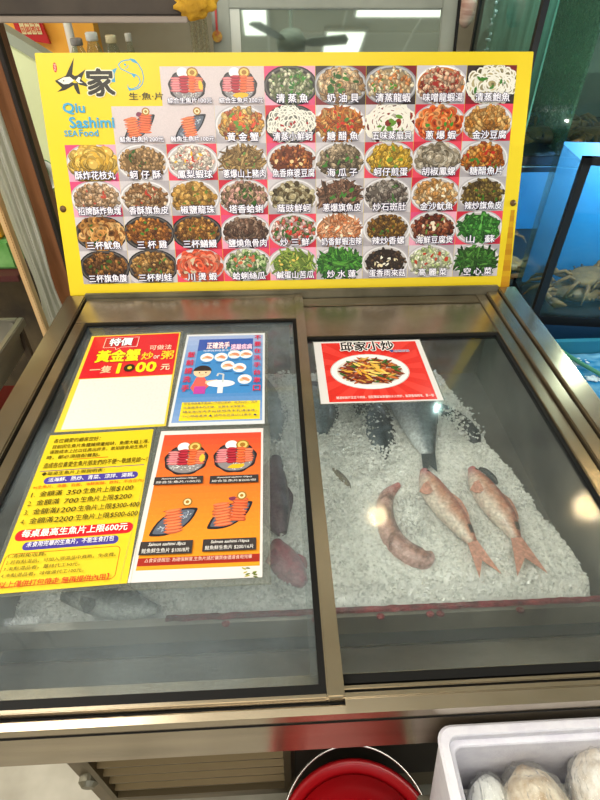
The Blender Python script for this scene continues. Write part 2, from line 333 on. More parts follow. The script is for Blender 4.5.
for y0, y1, z1 in ((.247, .2535, .884), (.2605, .2655, .874)): box(b, -.5, .575, y0, y1, .83, z1, .001)
fpart('front_track', b, STEEL)
b = B(); box(b, -.5, .575, .2535, .2605, .83, .868); box(b, -.5, .575, .2655, .2685, .83, .866); box(b, -.5, .575, .2425, .247, .83, .872); fpart('track_groove', b, BLACK)
# left sliding door (upper track)
ld = fpart('sliding_door', box(B(), .048, .070, .246, 1.249, .876, .892, .002), STEELV); ld['label'] = 'left sliding glass top, misted and papered with notices'
b = B(); box(b, -.4995, .048, 1.128, 1.249, .877, .889, .002); box(b, -.4995, -.474, .252, 1.128, .877, .889, .002); box(b, -.4995, .048, .2465, .2515, .877, .8895, .001); link('door_frame', b, STEEL, ld)
b = B(); box(b, -.474, .048, 1.117, 1.128, .878, .888); box(b, .039, .048, .263, 1.117, .878, .888); box(b, -.474, -.466, .263, 1.117, .878, .888); box(b, -.474, .048, .2515, .263, .878, .888); link('gasket', b, BLACK, ld)
b = B(); box(b, -.466, .039, .263, 1.117, .880, .8845); link('glass_pane', b, FROST_L, ld)
# right sliding door (lower track)
rd = fpart('sliding_door', box(B(), .546, .573, .268, 1.249, .862, .878, .002), STEELV); rd['label'] = 'right sliding glass top, clear over the ice and fish'
b = B(); box(b, .03, .546, 1.064, 1.205, .862, .8755, .002); box(b, .03, .546, 1.21, 1.249, .862, .8765, .002); link('door_frame', b, STEEL, rd)
b = B(); box(b, .03, .546, 1.052, 1.064, .863, .8745); box(b, .538, .546, .28, 1.052, .863, .8745); box(b, .045, .546, .2685, .280, .863, .872); link('gasket', b, BLACK, rd)
b = B(); box(b, .03, .538, .28, 1.052, .866, .8705); link('glass_pane', b, FROST_R, rd)
# cold well
b = B()
def quad(bm, *p): bm.faces.new([bm.verts.new(q) for q in p])
wx0, wx1, wy1 = -.474, .556, 1.14
prism(b, [(.27, .86), (.272, .80), (.31, .795), (.372, .735), (.392, .70), (.41, .70), (.426, .732), (.438, .735), (.445, .70), (.5, .69), (wy1, .69), (wy1, .86), (wy1+.02, .86), (wy1+.02, .66), (.34, .66), (.26, .75), (.26, .86)], 'x', wx0, wx1)
box(b, wx0-.02, wx0, .26, wy1+.02, .66, .862); box(b, wx1, wx1+.017, .26, wy1+.02, .66, .86)
fpart('cold_well', b, STEELW)
fpart('inner_flange', box(B(), wx0+.004, wx1-.004, .2715, .309, .797, .802, .001), STEEL)
b = B(); box(b, wx0+.005, wx1-.005, .391, .411, .7005, .703); fpart('drain_groove', b, mat('wet_dark_groove', '#23282a', .35))
b = B(); box(b, .075, .53, 1.1195, 1.1345, .846, .858, .003); lt = fpart('added_fill_bar', b, mat('cool_fill_glow', '#dcefff', .4, emit=5))  # added glowing bar, hidden under the back frame, tints the well bluish
# body below, grille, feet
b = B(); box(b, -.425, .53, .325, 1.2, .12, .655, .003); box(b, -.425, .53, .325, .337, .655, .70); fpart('body_panel', b, mat('lower_steel_panel', '#7d705a', .45, .7, '#5d523f', 6, None, .05, 20))
gr = fpart('grille', box(B(), -.372, -.36, .305, .326, .25, .744), mat('grille_frame', '#5a4d34', .45, .5)); gr['label'] = 'louvred ventilation grille with pale metal slats'
b = B(); box(b, -.012, .002, .305, .326, .25, .744); box(b, -.372, .002, .305, .326, .236, .25); link('grille_frame', b, MATS['grille_frame'], gr)
LM = mat('louvre_metal', '#5f4e2c', .45, .4)
for k in range(10):
    z = .735-k*.05; b = B(); prism(b, [(.3235, z), (.311, z-.005), (.311, z-.011), (.3235, z-.006)], 'x', -.36, -.012); link('slat', b, LM, gr)
b = B(); box(b, .01, .52, .318, .326, .25, .74, .002); box(b, -.36, -.012, .3245, .3255, .25, .744); fpart('service_panel', b, mat('dark_panel', '#241d14', .6, .2))
for fx in (-.38, .48):
    for fy in (.38, 1.12): lathe(b := B(), [(.03, 0), (.035, .01), (.035, .03), (.018, .035), (.018, .12)], (fx, fy, 0), 16); fpart('foot', b, BLACK)
b = B(); lathe(b, [(.001, 0), (.02, 0), (.02, .012), (.012, .02), (.001, .02)], (0, 0, 0), 16)
for v in b.verts: v.co = Vector((v.co.x-.40, .325-v.co.z, v.co.y+.33))
fpart('bolt_cap', b, STEELD)

# crushed ice ---------------------------------------------------------
def ice_h(x, y):
    n = noise.noise(Vector((x*9, y*9, 1)))*.007+noise.noise(Vector((x*34, y*34, 3)))*.004+noise.noise(Vector((x*120, y*120, 5)))*.003
    xr = .452+(1.03-y)*.2 if y > .53 else .552
    xr += noise.noise(Vector((y*30, 2, 0)))*.006+noise.noise(Vector((y*9, 7, 0)))*.01
    e = min(xr-x, 1.115-y, y-.446, x+.47)
    return .694+(.040+n)*max(0, min(1, (e/.045+.1) if e == y-.446 else e/.016+.1)) if e > -.002 else .686
ICE = mat('crushed_ice', '#f4f7f5', .2, spec=.8)
_N = ICE.node_tree.nodes; _L = ICE.node_tree.links; _p = _N['Principled BSDF']; _c = _N.new('ShaderNodeTexCoord')
_v = _N.new('ShaderNodeTexVoronoi'); _v.inputs['Scale'].default_value = 210; _L.new(_c.outputs['Object'], _v.inputs['Vector'])
_s = _N.new('ShaderNodeSeparateColor'); _L.new(_v.outputs['Color'], _s.inputs[0]); _n = _N.new('ShaderNodeTexNoise'); _n.inputs['Scale'].default_value = 28; _L.new(_c.outputs['Object'], _n.inputs[0])
_a = _N.new('ShaderNodeMath'); _a.operation = 'ADD'; _L.new(_s.outputs[0], _a.inputs[0]); _L.new(_n.outputs[0], _a.inputs[1])
_r = _N.new('ShaderNodeValToRGB'); _r.color_ramp.elements[0].color = (*lin('#cdd0ca'), 1); _r.color_ramp.elements[1].color = (*lin('#fdfdf8'), 1); _r.color_ramp.elements[0].position = .35; _r.color_ramp.elements[1].position = .95
_L.new(_a.outputs[0], _r.inputs[0]); _L.new(_r.outputs[0], _p.inputs['Base Color'])
_b = _N.new('ShaderNodeBump'); _b.inputs['Strength'].default_value = 1; _b.inputs['Distance'].default_value = .004; _L.new(_s.outputs[1], _b.inputs['Height']); _L.new(_b.outputs[0], _p.inputs['Normal'])
b = B(); nx, ny = 360, 240
V = [[b.verts.new((wx0+.002+(wx1-wx0-.004)*i/nx, .447+(1.135-.447)*j/ny, 0)) for i in range(nx+1)] for j in range(ny+1)]
for r_ in V:
    for v in r_: v.co.z = ice_h(v.co.x, v.co.y)
for j in range(ny):
    for i in range(nx):
        q = (V[j][i], V[j][i+1], V[j+1][i+1], V[j+1][i])
        if max(v.co.z for v in q) > .687: b.faces.new(q)
bmesh.ops.delete(b, geom=[v for v in b.verts if not v.link_faces], context='VERTS')
def chip(bm, x, y, z, s):
    M = Matrix.Translation((x, y, z)) @ Matrix.Rotation(R.uniform(0, 6), 4, Vector((R.random(), R.random(), R.random()+.01)).normalized())
    vs = [bm.verts.new(M @ Vector(p)) for p in ((s, 0, -s*.4), (-s*.6, s*.8, -s*.3), (-s*.5, -s*.9, -s*.2), (0, 0, s*.8))]
    for t in ((0, 1, 2), (0, 3, 1), (1, 3, 2), (2, 3, 0)): bm.faces.new([vs[k] for k in t])
for _ in range(30000):    # loose chips
    x, y = R.uniform(wx0+.01, wx1-.01), R.uniform(.45, 1.12); z = ice_h(x, y)
    if z > .71: chip(b, x, y, z+.001, R.choice((.0018, .0026, .0034, .0046)))
for px, py, sx, sy, n, dz in ((340, 420, 20, 30, 1500, .012), (372, 455, 16, 14, 700, .012), (393, 430, 7, 22, 500, .012), (446, 425, 14, 12, 500, .008), (458, 414, 16, 12, 420, .02), (470, 428, 12, 8, 200, .016), (320, 400, 10, 22, 260, .02), (366, 412, 14, 24, 420, .022), (412, 512, 11, 14, 900, .010), (330, 505, 22, 26, 700, .006), (480, 478, 16, 8, 160, .006), (280, 420, 8, 60, 900, .014), (285, 570, 12, 18, 300, .012)):
    for _ in range(n):      # drifts of ice heaped against and over the fish
        q = on_z(R.gauss(px, sx*.6), R.gauss(py, sy*.6), .75)
        if wx0+.01 < q.x < wx1-.01 and .46 < q.y < 1.12: chip(b, q.x, q.y, ice_h(q.x, q.y)+R.uniform(0, dz), R.choice((.0028, .004, .0055)))
ice = link('crushed_ice', b, ICE); tag(ice, 'crushed white ice spread over the freezer bed under the glass', 'ice', kind='stuff')
b = B()
for i in range(60):      # red strip of netting along the front edge of the ice
    pass
rows = [[b.verts.new((-.2+.75*i/120, .4300+j*.0028+noise.noise(Vector((i*.3, j, 0)))*.002, .7375+(.003 if j in (1, 2) else 0)+noise.noise(Vector((i*.5, j*2, 4)))*.0015)) for i in range(121)] for j in range(5)]
for j in range(4):
    for i in range(120): b.faces.new((rows[j][i], rows[j][i+1], rows[j+1][i+1], rows[j+1][i]))
for cx in (.16, .245, .262, -.10, .05, .40): bmesh.ops.create_icosphere(b, subdivisions=2, radius=.006, matrix=Matrix.Translation((cx, .424, .734)) @ Matrix.Diagonal((1.2, 1, .6, 1)))
tag(link('red_netting', b, mat('red_netting', '#96303a', .5, 0, '#4a2224', 40, None, .5, 200)), 'dark red strip of netting lying along the front edge of the ice', 'netting')

# fish ----------------------------------------------------------------
def fish(name, label, pts, wid, thick, cols, cat='fish', tail=None, z=.748, group=None, fins=True, eye=True, blot=None, mott=.5):
    """a fish lying on its side: pts run from snout to tail root on the ice, wid are half-depths of the body"""
    P = [Vector((p[0], p[1], z)) for p in pts]; n = 60; rings = []; b = B()
    def ev(L, t):
        k = t*(len(L)-1); i = min(int(k), len(L)-2); f = k-i
        g = lambda j: L[max(0, min(len(L)-1, j))]
        p0, p1, p2, p3 = g(i-1), g(i), g(i+1), g(i+2)
        return .5*((2*p1)+(p2-p0)*f+(2*p0-5*p1+4*p2-p3)*f*f+(3*p1-p0-3*p2+p3)*f**3)
    root = empty(name, P[0], label, cat, group); info = []
    for i in range(n+1):
        t = i/n; c = ev(P, t); d = (ev(P, min(1, t+.02))-ev(P, max(0, t-.02))).normalized(); s = Vector((-d.y, d.x, 0)); hw = max(.0015, ev(wid, t)); th = thick*min(1, hw/max(wid)*1.1+.1)
        info.append((c, d, s, hw, th)); rings.append([b.verts.new(c+s*hw*cos(2*pi*k/20)+Vector((0, 0, th*sin(2*pi*k/20)))) for k in range(20)])
    for i in range(n):
        for k in range(20): b.faces.new((rings[i][k], rings[i][(k+1) % 20], rings[i+1][(k+1) % 20], rings[i+1][k]))
    b.faces.new(rings[0][::-1]); b.faces.new(rings[-1])
    back, flank, belly = [lin(c) for c in cols[:3]]
    o = link('body', b, FISHM, root, True)
    def body_col(co):
        best = min(info, key=lambda q: (q[0]-Vector((co.x, co.y, z))).length); u = (Vector((co.x, co.y, z))-best[0]).dot(best[2])/best[3]
        c = mixc(flank, back, (u-.1)*1.6) if u > 0 else mixc(flank, belly, -u*1.5)
        i = info.index(best)/n
        q = noise.noise(co*70)+.6*noise.noise(co*170); c = mixc(c, lin(cols[0] if q > 0 else cols[2]), abs(q)*mott)
        if i < .2 and len(cols) > 3: c = mixc(lin(cols[3]), c, i/.2)
        if blot and abs(i-.84) < .05 and u > .05: c = lin(blot)
        return c
    colour_attr(o, body_col)
    def fan(nm, base, dirs, col, dz=0, parent=root):
        b = B(); bs = [Vector(q) for q in base]; m = len(dirs); top = []
        a = [b.verts.new(bs[0].lerp(bs[1], i/(m-1))+Vector((0, 0, dz))) for i in range(m)]; a2 = [b.verts.new(bs[0].lerp(bs[1], i/(m-1))+Vector((0, 0, dz+.002))) for i in range(m)]
        e = [b.verts.new(bs[0].lerp(bs[1], i/(m-1))+Vector(q)+Vector((0, 0, dz))) for i, q in enumerate(dirs)]; e2 = [b.verts.new(v.co+Vector((0, 0, .0012))) for v in e]
        for i in range(m-1):
            b.faces.new((a[i], a[i+1], e[i+1], e[i])); b.faces.new((a2[i], e2[i], e2[i+1], a2[i+1])); b.faces.new((e[i], e[i+1], e2[i+1], e2[i]))
        b.faces.new((a[0], e[0], e2[0], a2[0])); b.faces.new((a[-1], a2[-1], e2[-1], e[-1]))
        f = link(nm, b, FISHM, parent); c0 = lin(col); colour_attr(f, lambda co: c0); return f
    c, d, s, hw, th = info[-1]
    if tail:
        t1, t2 = Vector((*tail[0], z)), Vector((*tail[1], z)); mid = (t1+t2)/2; q = c+(mid-c)*.55
        b0, b1 = c+s*hw-d*.004, c-s*hw-d*.004
        if (t1-c).dot(s) < 0: t1, t2 = t2, t1
        m = 9; dirs = []
        for i in range(m):
            f = i/(m-1); tgt = t1.lerp(q, f*2) if f < .5 else q.lerp(t2, f*2-1); dirs.append(tgt-b0.lerp(b1, f))
        fan('tail_fin', (b0, b1), dirs, cols[4] if len(cols) > 4 else cols[0], .001)
    if fins:
        i0 = int(n*.38); i1 = int(n*.68); c0, d0, s0, h0, _ = info[i0]; c1, d1, s1, h1, _ = info[i1]
        fan('dorsal_fin', (c0+s0*h0*.9, c1+s1*h1*.9), [s0*.006+d0*.004, s0*.013+d0*.008, s0*.012+d0*.01, s0*.008+d0*.012, s0*.003+d0*.01], cols[4] if len(cols) > 4 else cols[0], .0)
        c0, d0, s0, h0, t0 = info[int(n*.24)]
        fan('pectoral_fin', (c0-s0*h0*.35+Vector((0, 0, t0*.85)), c0-s0*h0*.75+Vector((0, 0, t0*.6))), [d0*.026-s0*.002, d0*.03-s0*.008, d0*.026-s0*.014, d0*.016-s0*.016], cols[4] if len(cols) > 4 else cols[0], .001)
    if eye:
        c0, d0, s0, h0, t0 = info[int(n*.085)]; b = B()
        bmesh.ops.create_uvsphere(b, u_segments=12, v_segments=8, radius=.0042, matrix=Matrix.Translation(c0+s0*h0*.25+Vector((0, 0, t0*.82))) @ Matrix.Diagonal((1, 1, .55, 1)))
        link('eye', b, mat('fish_eye', '#1a1414', .12), root, True)
    return root
def zz(L, z=.76): return [tuple(on_z(px, py, z).xy) for px, py in L]
PK = ('#b0563e', '#d79c80', '#f6e8d8', '#cc5c62', '#d99c88')
fish('red_mullet', 'pink red mullet on the ice, its snout touching the tail of the silver fish', zz([(424, 469), (432, 486), (447, 506), (462, 525), (473, 541)]), [.008, .026, .0275, .020, .0095], .02, PK, tail=zz([(480, 577), (502, 573)]), z=.755, blot='#2e2020', mott=.4)
fish('red_mullet', 'pink red mullet lying alone on the ice nearest the right side of the freezer', zz([(472, 467), (482, 485), (497, 505), (509, 522), (517, 537)]), [.008, .0255, .0285, .020, .0095], .02, PK, tail=zz([(518, 575), (548, 572)]), z=.755, blot='#2e2020', mott=.4)
SV = ('#1b2226', '#78848a', '#dde4e6', '#4c565c', '#3a4246')
fish('sea_bass', 'large silver grey fish half hidden beneath the red food card', zz([(392, 345), (402, 372), (413, 400), (421, 428), (429, 452)]), [.02, .052, .058, .038, .015], .028, SV, tail=zz([(424, 474), (438, 470)]), z=.752, mott=.2)
DK = ('#131416', '#26282b', '#4a4e50', '#1c1d1f', '#1c1d1f')
fish('dark_fish', 'dark grey fish bedded in the ice behind the lone red mullet', zz([(436, 396), (448, 405), (462, 415), (474, 426), (480, 434)]), [.01, .024, .028, .022, .01], .02, DK, z=.730, eye=False)
fish('dark_fish', 'dark fish poking out below the middle of the red food card', zz([(352, 388), (368, 398), (379, 415), (385, 436), (386, 452)]), [.018, .042, .044, .03, .012], .022, ('#12181c', '#2c363c', '#75838a', '#1c2428', '#1c2428'), z=.729, eye=False)
fish('dark_fish', 'rounded grey fish beside the steel divider under the red card', zz([(312, 380), (316, 392), (319, 406), (321, 420), (320, 428)]), [.02, .04, .042, .03, .015], .024, ('#39464e', '#6f7f88', '#9aa6ac', '#55626a', '#30363a'), z=.742, eye=False)
fish('dark_fish', 'small grey fish scrap showing beside the head of the lone red mullet', zz([(481, 463), (487, 466), (492, 470), (496, 474), (499, 478)]), [.003, .006, .007, .006, .003], .009, DK, z=.742, eye=False, fins=False)
fish('brown_fish', 'small brown fish sliver sunk in the ice near the middle of the bed', zz([(333, 462), (338, 466), (343, 471), (348, 477), (351, 482)]), [.003, .006, .007, .006, .002], .007, ('#5b5246', '#7b7264', '#9a917f'), z=.738, eye=False, fins=False)
fish('eel_piece', 'curved pink and mottled brown eel piece lying on the ice', zz([(400, 478), (388, 490), (386, 508), (392, 528), (405, 543), (424, 552), (434, 548)]), [.006, .015, .018, .021, .022, .02, .008], .018, ('#6e4a40', '#b58578', '#dcb4ac', '#c9706a'), z=.738, eye=False, fins=False, mott=1.2)
fish('purple_fish', 'dark reddish fish under the misted glass beside the orange sashimi sheet', zz([(276, 452), (272, 472), (272, 492), (276, 512), (282, 528)]), [.012, .03, .034, .028, .01], .02, ('#3a2a38', '#6a4c5a', '#8a7480', '#4c3440', '#4c3440'), z=.742, eye=False)
fish('red_fish', 'bright red fish under the misted glass next to the steel divider', zz([(276, 536), (280, 548), (287, 560), (296, 570), (304, 578)]), [.01, .024, .028, .022, .01], .02, ('#8c2a3c', '#b84a58', '#c98a90', '#8c3040', '#a03848'), z=.742, eye=False)
fish('grey_fish', 'grey fish seen through misted glass below the yellow notice', zz([(60, 590), (85, 592), (110, 597), (135, 602), (155, 604)]), [.01, .024, .028, .02, .008], .02, ('#4d5254', '#868c8c', '#c5cac8', '#6a7070', '#6a7070'), z=.742, eye=False)
fish('grey_fish', 'greyish fish under the blue hand-washing poster and the divider', zz([(262, 372), (268, 390), (272, 408), (275, 424), (277, 436)]), [.01, .028, .03, .022, .008], .02, ('#46545c', '#74848c', '#a9b4b8', '#55626a', '#55626a'), z=.738, eye=False)

# ================================================================== MENU BOARD
TL = radians(67.3)
SO = Vector((-.551, 1.270, .887))
SM = Matrix(((1, 0, 0, SO.x), (0, cos(TL), -sin(TL), SO.y), (0, sin(TL), cos(TL), SO.z), (0, 0, 0, 1)))   # sheet frame: x along, y up the board, z towards the customer
SMI = SM.inverted()
def suv(px, py):
    p = on(px, py, SO, SM.to_3x3() @ Vector((0, 0, 1))); q = SMI @ p; return q.x, q.y
SW, SH = 1.197, suv(280, 52)[1]
board = empty('menu_board', SO, 'yellow seafood menu board of dish photos leaning at the back of the freezer', 'sign')
b = B(); box(b, 0, SW, 0, SH, -.022, 0, .0015, SM); link('board_panel', b, YEL, board)
b = B(); box(b, .2, .24, -.0, .4, -.03, -.022, 0, SM); box(b, SW-.24, SW-.2, 0, .4, -.03, -.022, 0, SM); link('back_strut', b, STEELD, board)
for px, py in ((63, 209), (513, 203)):
    u, v = suv(px, py); b = B(); bmesh.ops.create_uvsphere(b, u_segments=14, v_segments=8, radius=.0085, matrix=SM @ Matrix.Translation((u, v, 0)) @ Matrix.Diagonal((1, 1, .5, 1))); link('bolt', b, mat('rusty_bolt', '#4e3a22', .5, .5, '#7d5a2c', 60), board, True)
a = Art(SM); u0, v0 = suv(513, 210); u1, v1 = suv(503, 288)
for i in range(14): t = i/14; a.poly([(u0-.006-.008*t, v0*(1-t)), (u0+.005+.006*t, v0*(1-t)), (u0+.005+.006*t, v0*(1-t-1/14)), (u0-.006-.008*t, v0*(1-t-1/14))], ['#c08a14', '#b98112', '#c99a16'][i % 3])
a.build('rust_streak', board, PRINT)
CW, CH, CU = .1243, .0872, .040
def cell_v(r): return suv(280, 283)[1]+(5-r)*CH
CV0, CV1 = suv(90, 284)[1], suv(280, 66)[1]; CH = (CV1-CV0)/6
RED, PNK, WHT, DRK = ('#c4253c', '#e0455c'), ('#d64a78', '#e8a0b8'), ('#c9c2c6', '#a9a2a8'), ('#3a2c2c', '#7a1f28')
DISH = [
 [('綜合生魚片100元', 'S0'), ('綜合生魚片200元', 'S1'), ('清 蒸 魚', PNK, 'k', ['#8a8f62', '#d8d2b4', '#5a7a34', '#c9c9a4'], 'c', 1, ['#3f8a2c', '#2c6a28']), ('奶 油 貝', DRK, 'g', ['#d8b48a', '#b98a58', '#e0c8a0'], 'c', 1.5, ['#3f7a2c', '#28581c']), ('清蒸龍蝦', DRK, 'g', ['#e0c090', '#d88a50', '#efe0c0'], 'c', 1.1, ['#4f8a2c']), ('味噌龍蝦湯', WHT, 'b', ['#d8a080', '#b84a38', '#e8c8a8'], 'c', 1.2, ['#a02c28']), ('清蒸鮑魚', DRK, 'k', ['#b0a070', '#cfc090', '#8a8050'], 'o', 1.5, ['#3f7a2c'])],
 [('鮭魚生魚片200元', 'S3'), ('鮪魚生魚片100元', 'S2'), ('黃 金 蟹', WHT, 'w', ['#e0a040', '#d8682c', '#e8c070'], 'c', 1.5, ['#5f8a2c', '#d8482c']), ('清蒸小鮮蚵', RED, 'k', ['#b8b4a8', '#8a8a80'], 'o', 1.2, ['#a01c18']), ('糖 醋 魚', WHT, 'b', ['#d8802c', '#b8581c', '#e8b060'], 's', 1.2, ['#3f7a2c', '#c8281c']), ('五味蒸扇貝', WHT, 'w', ['#e8dcc8', '#b03c2c', '#8a2c20'], 'o', 1.8, ['#5f8a2c']), ('蔥 爆 蝦', RED, 'w', ['#e8702c', '#f0a060', '#d8501c'], 'r', 1.1, ['#3f8a2c']), ('金沙豆腐', RED, 'w', ['#d8984c', '#c07c30', '#e8b870'], 'c', 1.4, None)],
 [('酥炸花枝丸', PNK, 'w', ['#d8a83c', '#e8c060'], 'b', 1.7, None), ('蚵 仔 酥', WHT, 'w', ['#b08858', '#c8a070', '#8a6a40'], 'c', 1, ['#2c5a24']), ('鳳梨蝦球', RED, 'w', ['#f0e0d0', '#e8b0a0', '#f8f0e0'], 'c', 1.2, ['#c83828', '#e8b83c']), ('蔥爆山上豬肉', WHT, 'w', ['#a88450', '#8a683c', '#c8a468'], 's', 1, ['#5f8a3c']), ('魚香麻婆豆腐', PNK, 'w', ['#9a4a20', '#c87838', '#7a3818'], 'c', 1, ['#e8c890']), ('海 瓜 子', WHT, 'w', ['#9a8468', '#c0a888', '#6a5a44'], 'c', 1.3, ['#3f7a2c']), ('蚵仔煎蛋', RED, 'w', ['#d8a82c', '#c8981c', '#e8c04c'], 'c', 1.6, ['#6f8a2c']), ('胡椒鳳螺', RED, 'w', ['#a89880', '#c8bca8', '#7a6c58'], 'b', 1.1, None), ('糖醋魚片', WHT, 'w', ['#c8701c', '#a84c14', '#e0a04c'], 'c', 1.3, ['#3f7a2c', '#b8281c'])],
 [('招牌酥炸魚塊', PNK, 'w', ['#c8a480', '#b08860', '#d8b898'], 'c', 1.2, ['#b84838']), ('香酥旗魚皮', WHT, 'w', ['#b08458', '#d8b890', '#8a5c34'], 'c', 1, ['#b83828']), ('椒鹽龍珠', WHT, 'w', ['#b8883c', '#8a6428', '#d0a458'], 'b', .9, ['#5f7a2c']), ('塔香蛤蜊', RED, 'w', ['#b89c78', '#e0a898', '#7a6048'], 'c', 1.5, ['#2c5a1c']), ('蔭豉鮮蚵', WHT, 'w', ['#a89870', '#5a4828', '#c8bc98'], 'b', .9, None), ('蔥爆旗魚皮', WHT, 'w', ['#7a5440', '#a88068', '#584030'], 's', 1.3, ['#3f7a2c']), ('炒石斑肚', WHT, 'w', ['#8a7c70', '#5a4c44', '#b0a498'], 'c', 1.2, ['#3f6a2c']), ('金沙魷魚', RED, 'w', ['#d8a468', '#c08848', '#e8c898'], 'c', 1.3, ['#e8e0c8']), ('辣炒旗魚皮', WHT, 'w', ['#7a6030', '#a0843c', '#5a4420'], 'c', 1, ['#3f6a1c'])],
 [('三杯魷魚', WHT, 'k', ['#c88c48', '#e0b070', '#8a5424'], 'r', 1.1, ['#2c5a1c']), ('三 杯 雞', WHT, 'k', ['#a86424', '#c88438', '#7a4418'], 'c', 1.1, ['#3f7a2c']), ('三杯鱔鰻', RED, 'k', ['#a86c28', '#7a4c18', '#d09848'], 'c', 1, ['#2c6a1c']), ('鹽燒魚骨肉', PNK, 'w', ['#7a5844', '#9a7c68', '#5a3c2c'], 'c', 1.5, None), ('炒 三 鮮', RED, 'w', ['#e8c8c0', '#d8705c', '#5a7a38'], 'c', 1.2, ['#c8281c', '#2c5a20']), ('奶香鮮蝦泡辣', WHT, 'b', ['#e8a070', '#f0b890', '#d87c48'], 's', 1.2, ['#e8e0c0']), ('辣炒香螺', WHT, 'w', ['#8a5c1c', '#5a3c14', '#a87c30'], 'c', .9, ['#3f6a1c']), ('海鮮豆腐煲', PNK, 'w', ['#8a3c1c', '#b8704c', '#5a2414'], 'c', 1.2, ['#5f8a3c', '#e8d8c0']), ('山   蘇', RED, 'w', ['#3f8a30', '#2c6a24', '#5fa848'], 'l', 1.1, None)],
 [('三杯旗魚腹', WHT, 'k', ['#7a4c20', '#a87034', '#4c3014'], 'c', 1.2, ['#3f5a1c']), ('三杯刺蛙', WHT, 'k', ['#a87838', '#c89c5c', '#6a4418'], 'c', 1.1, ['#3f7a2c']), ('川 燙 蝦', RED, 'w', ['#e8603c', '#f09070', '#d84828'], 'r', 1.3, ['#c8b898']), ('蛤蜊絲瓜', RED, 'w', ['#b8c890', '#5f8a3c', '#d8d8b0'], 'c', 1.4, ['#c86c4c', '#4f7a34']), ('鹹蛋山苦瓜', PNK, 'w', ['#8aa840', '#b0c058', '#6a8a2c'], 's', 1, ['#e0c05c']), ('炒 水 蓮', WHT, 'w', ['#3f8a24', '#5fa838', '#2c6a1c'], 's', 1.6, None), ('蛋香雨來菇', WHT, 'w', ['#3c2818', '#5a4028', '#2c1c10'], 'c', .9, ['#e8d8b0', '#f0ead8']), ('高 麗 菜', WHT, 'w', ['#d8dcb0', '#b8c888', '#e8e8cc'], 'c', 1.4, ['#b83c24']), ('空 心 菜', WHT, 'w', ['#3c7a28', '#2c5a1c', '#5f9a40'], 's', 1.4, None)]]
for r, row in enumerate(DISH):
    vb = CV0+(5-r)*CH
    for k, d in enumerate(row):
        ub = CU+(9-len(row)+k)*CW; a = Art(SM)
        if isinstance(d[1], str):
            a.rect(ub, ub+CW, vb, vb+CH, '#cdbfc0'); sashimi(a, ub+CW*.5, vb+CH*.5, CW*.72, CH*.86, int(d[1][1]))
        else: food(a, ub+.0004, vb, CW-.0008, CH, *d[1:])
        # trim whatever spills over the edge of the picture
        a.v = [SM @ Vector((min(max((q := SMI @ p).x, ub), ub+CW), min(max(q.y, vb), vb+CH), q.z)) for p in a.v]
        ph = a.build('menu_photo', board, PRINT)
        c = Art(SM, .0055); n = len(d[0].replace(' ', '')); wd = CW*(.62 if n <= 3 else .7 if n == 4 else .8 if n == 5 else .86); hh = CH*(.23 if n < 7 else .15); cu = ub+CW*.54
        c.text(d[0], cu-wd/2, cu+wd/2, vb+CH*.05, vb+CH*.05+hh, '#f6f2fa', .016, outline='#2a2050', ow=.06); c.build('caption', ph, PRINT)
# logo: brushed black fish, the second character, blue fish outline
def pts(L): return [suv(55+x/5.714, 48+y/5.714) for x, y in L]
a = Art(SM, .0003); BK = '#2b2820'; BL = '#3f9fc8'
a.poly(pts([(0, 187), (62, 158), (108, 55), (98, 150), (130, 170), (60, 200), (30, 205), (10, 200)]), BK)
a.poly(pts([(0, 187), (35, 205), (100, 195), (120, 205), (60, 240), (12, 252), (40, 228)]), BK)
a.poly(pts([(95, 165), (130, 155), (175, 120), (150, 180), (210, 228), (140, 210), (130, 200)]), BK)
a.poly(pts([(105, 200), (130, 200), (145, 265), (130, 262), (112, 232)]), BK)
a.poly(pts([(15, 187), (50, 168), (85, 165), (108, 185), (80, 205), (50, 208)]), '#e9e4d6'); a.ell(*pts([(50, 188)])[0], .0016, .0016, BK, 8)
a.poly(pts([(118, 185), (135, 165), (148, 170), (140, 190), (160, 200), (135, 200)]), '#e9e4d6')
a.build('brushed_fish_emblem', board, PRINT)
a = Art(SM, .0003); a.poly(pts([(275, 125), (315, 130), (355, 112), (340, 150), (345, 195), (300, 195)]), BL)
body = [(362, 95), (378, 78), (400, 70), (425, 68), (430, 62), (455, 68), (478, 95), (498, 130), (507, 170), (500, 205), (480, 228), (455, 238), (425, 238)]
a.line(pts(body), .0022, BL); a.line(pts([(362, 95), (375, 118), (400, 130), (430, 145), (460, 152), (480, 168), (488, 195), (470, 222), (440, 235)]), .002, BL)
a.poly(pts([(415, 205), (420, 225), (450, 236), (425, 246), (415, 225)]), BL); a.poly(pts([(428, 64), (450, 66), (470, 90), (440, 78)]), BL); a.poly(pts([(435, 148), (462, 155), (452, 172)]), BL)
a.ell(*pts([(400, 95)])[0], .0025, .0025, BL, 10); a.line(pts([(400, 118), (415, 112), (418, 98)]), .0014, BL)
a.build('blue_fish_emblem', board, PRINT)
def sbox(t, x0, y0, x1, y1, col, a, **k):
    (u0, v0), (u1, v1) = suv(x0, y1), suv(x1, y0); a.text(t, u0, u1, v0, v1, col, **k)
a = Art(SM, .0012)
sbox('家', 89, 69, 112.5, 96, '#2b2820', a, bold=.035, outline='#e8e2c8', ow=.03)
sbox('生·魚·片', 129.5, 92.5, 163, 100, '#3a3420', a, bold=.008)
sbox('Qiu', 64, 103, 84, 114.5, BL, a, bold=.032); sbox('Sashimi', 70.5, 117, 113.5, 128, BL, a, bold=.03); 
sbox('SEA', 65, 130.5, 77.5, 136.5, BL, a, bold=.022); sbox('Food', 80, 129.5, 98, 136.5, BL, a, bold=.022)
for q, (y0, y1) in enumerate(((110.8, 112), (125.6, 126.8))): pass
a.build('lettering', board, PRINT)
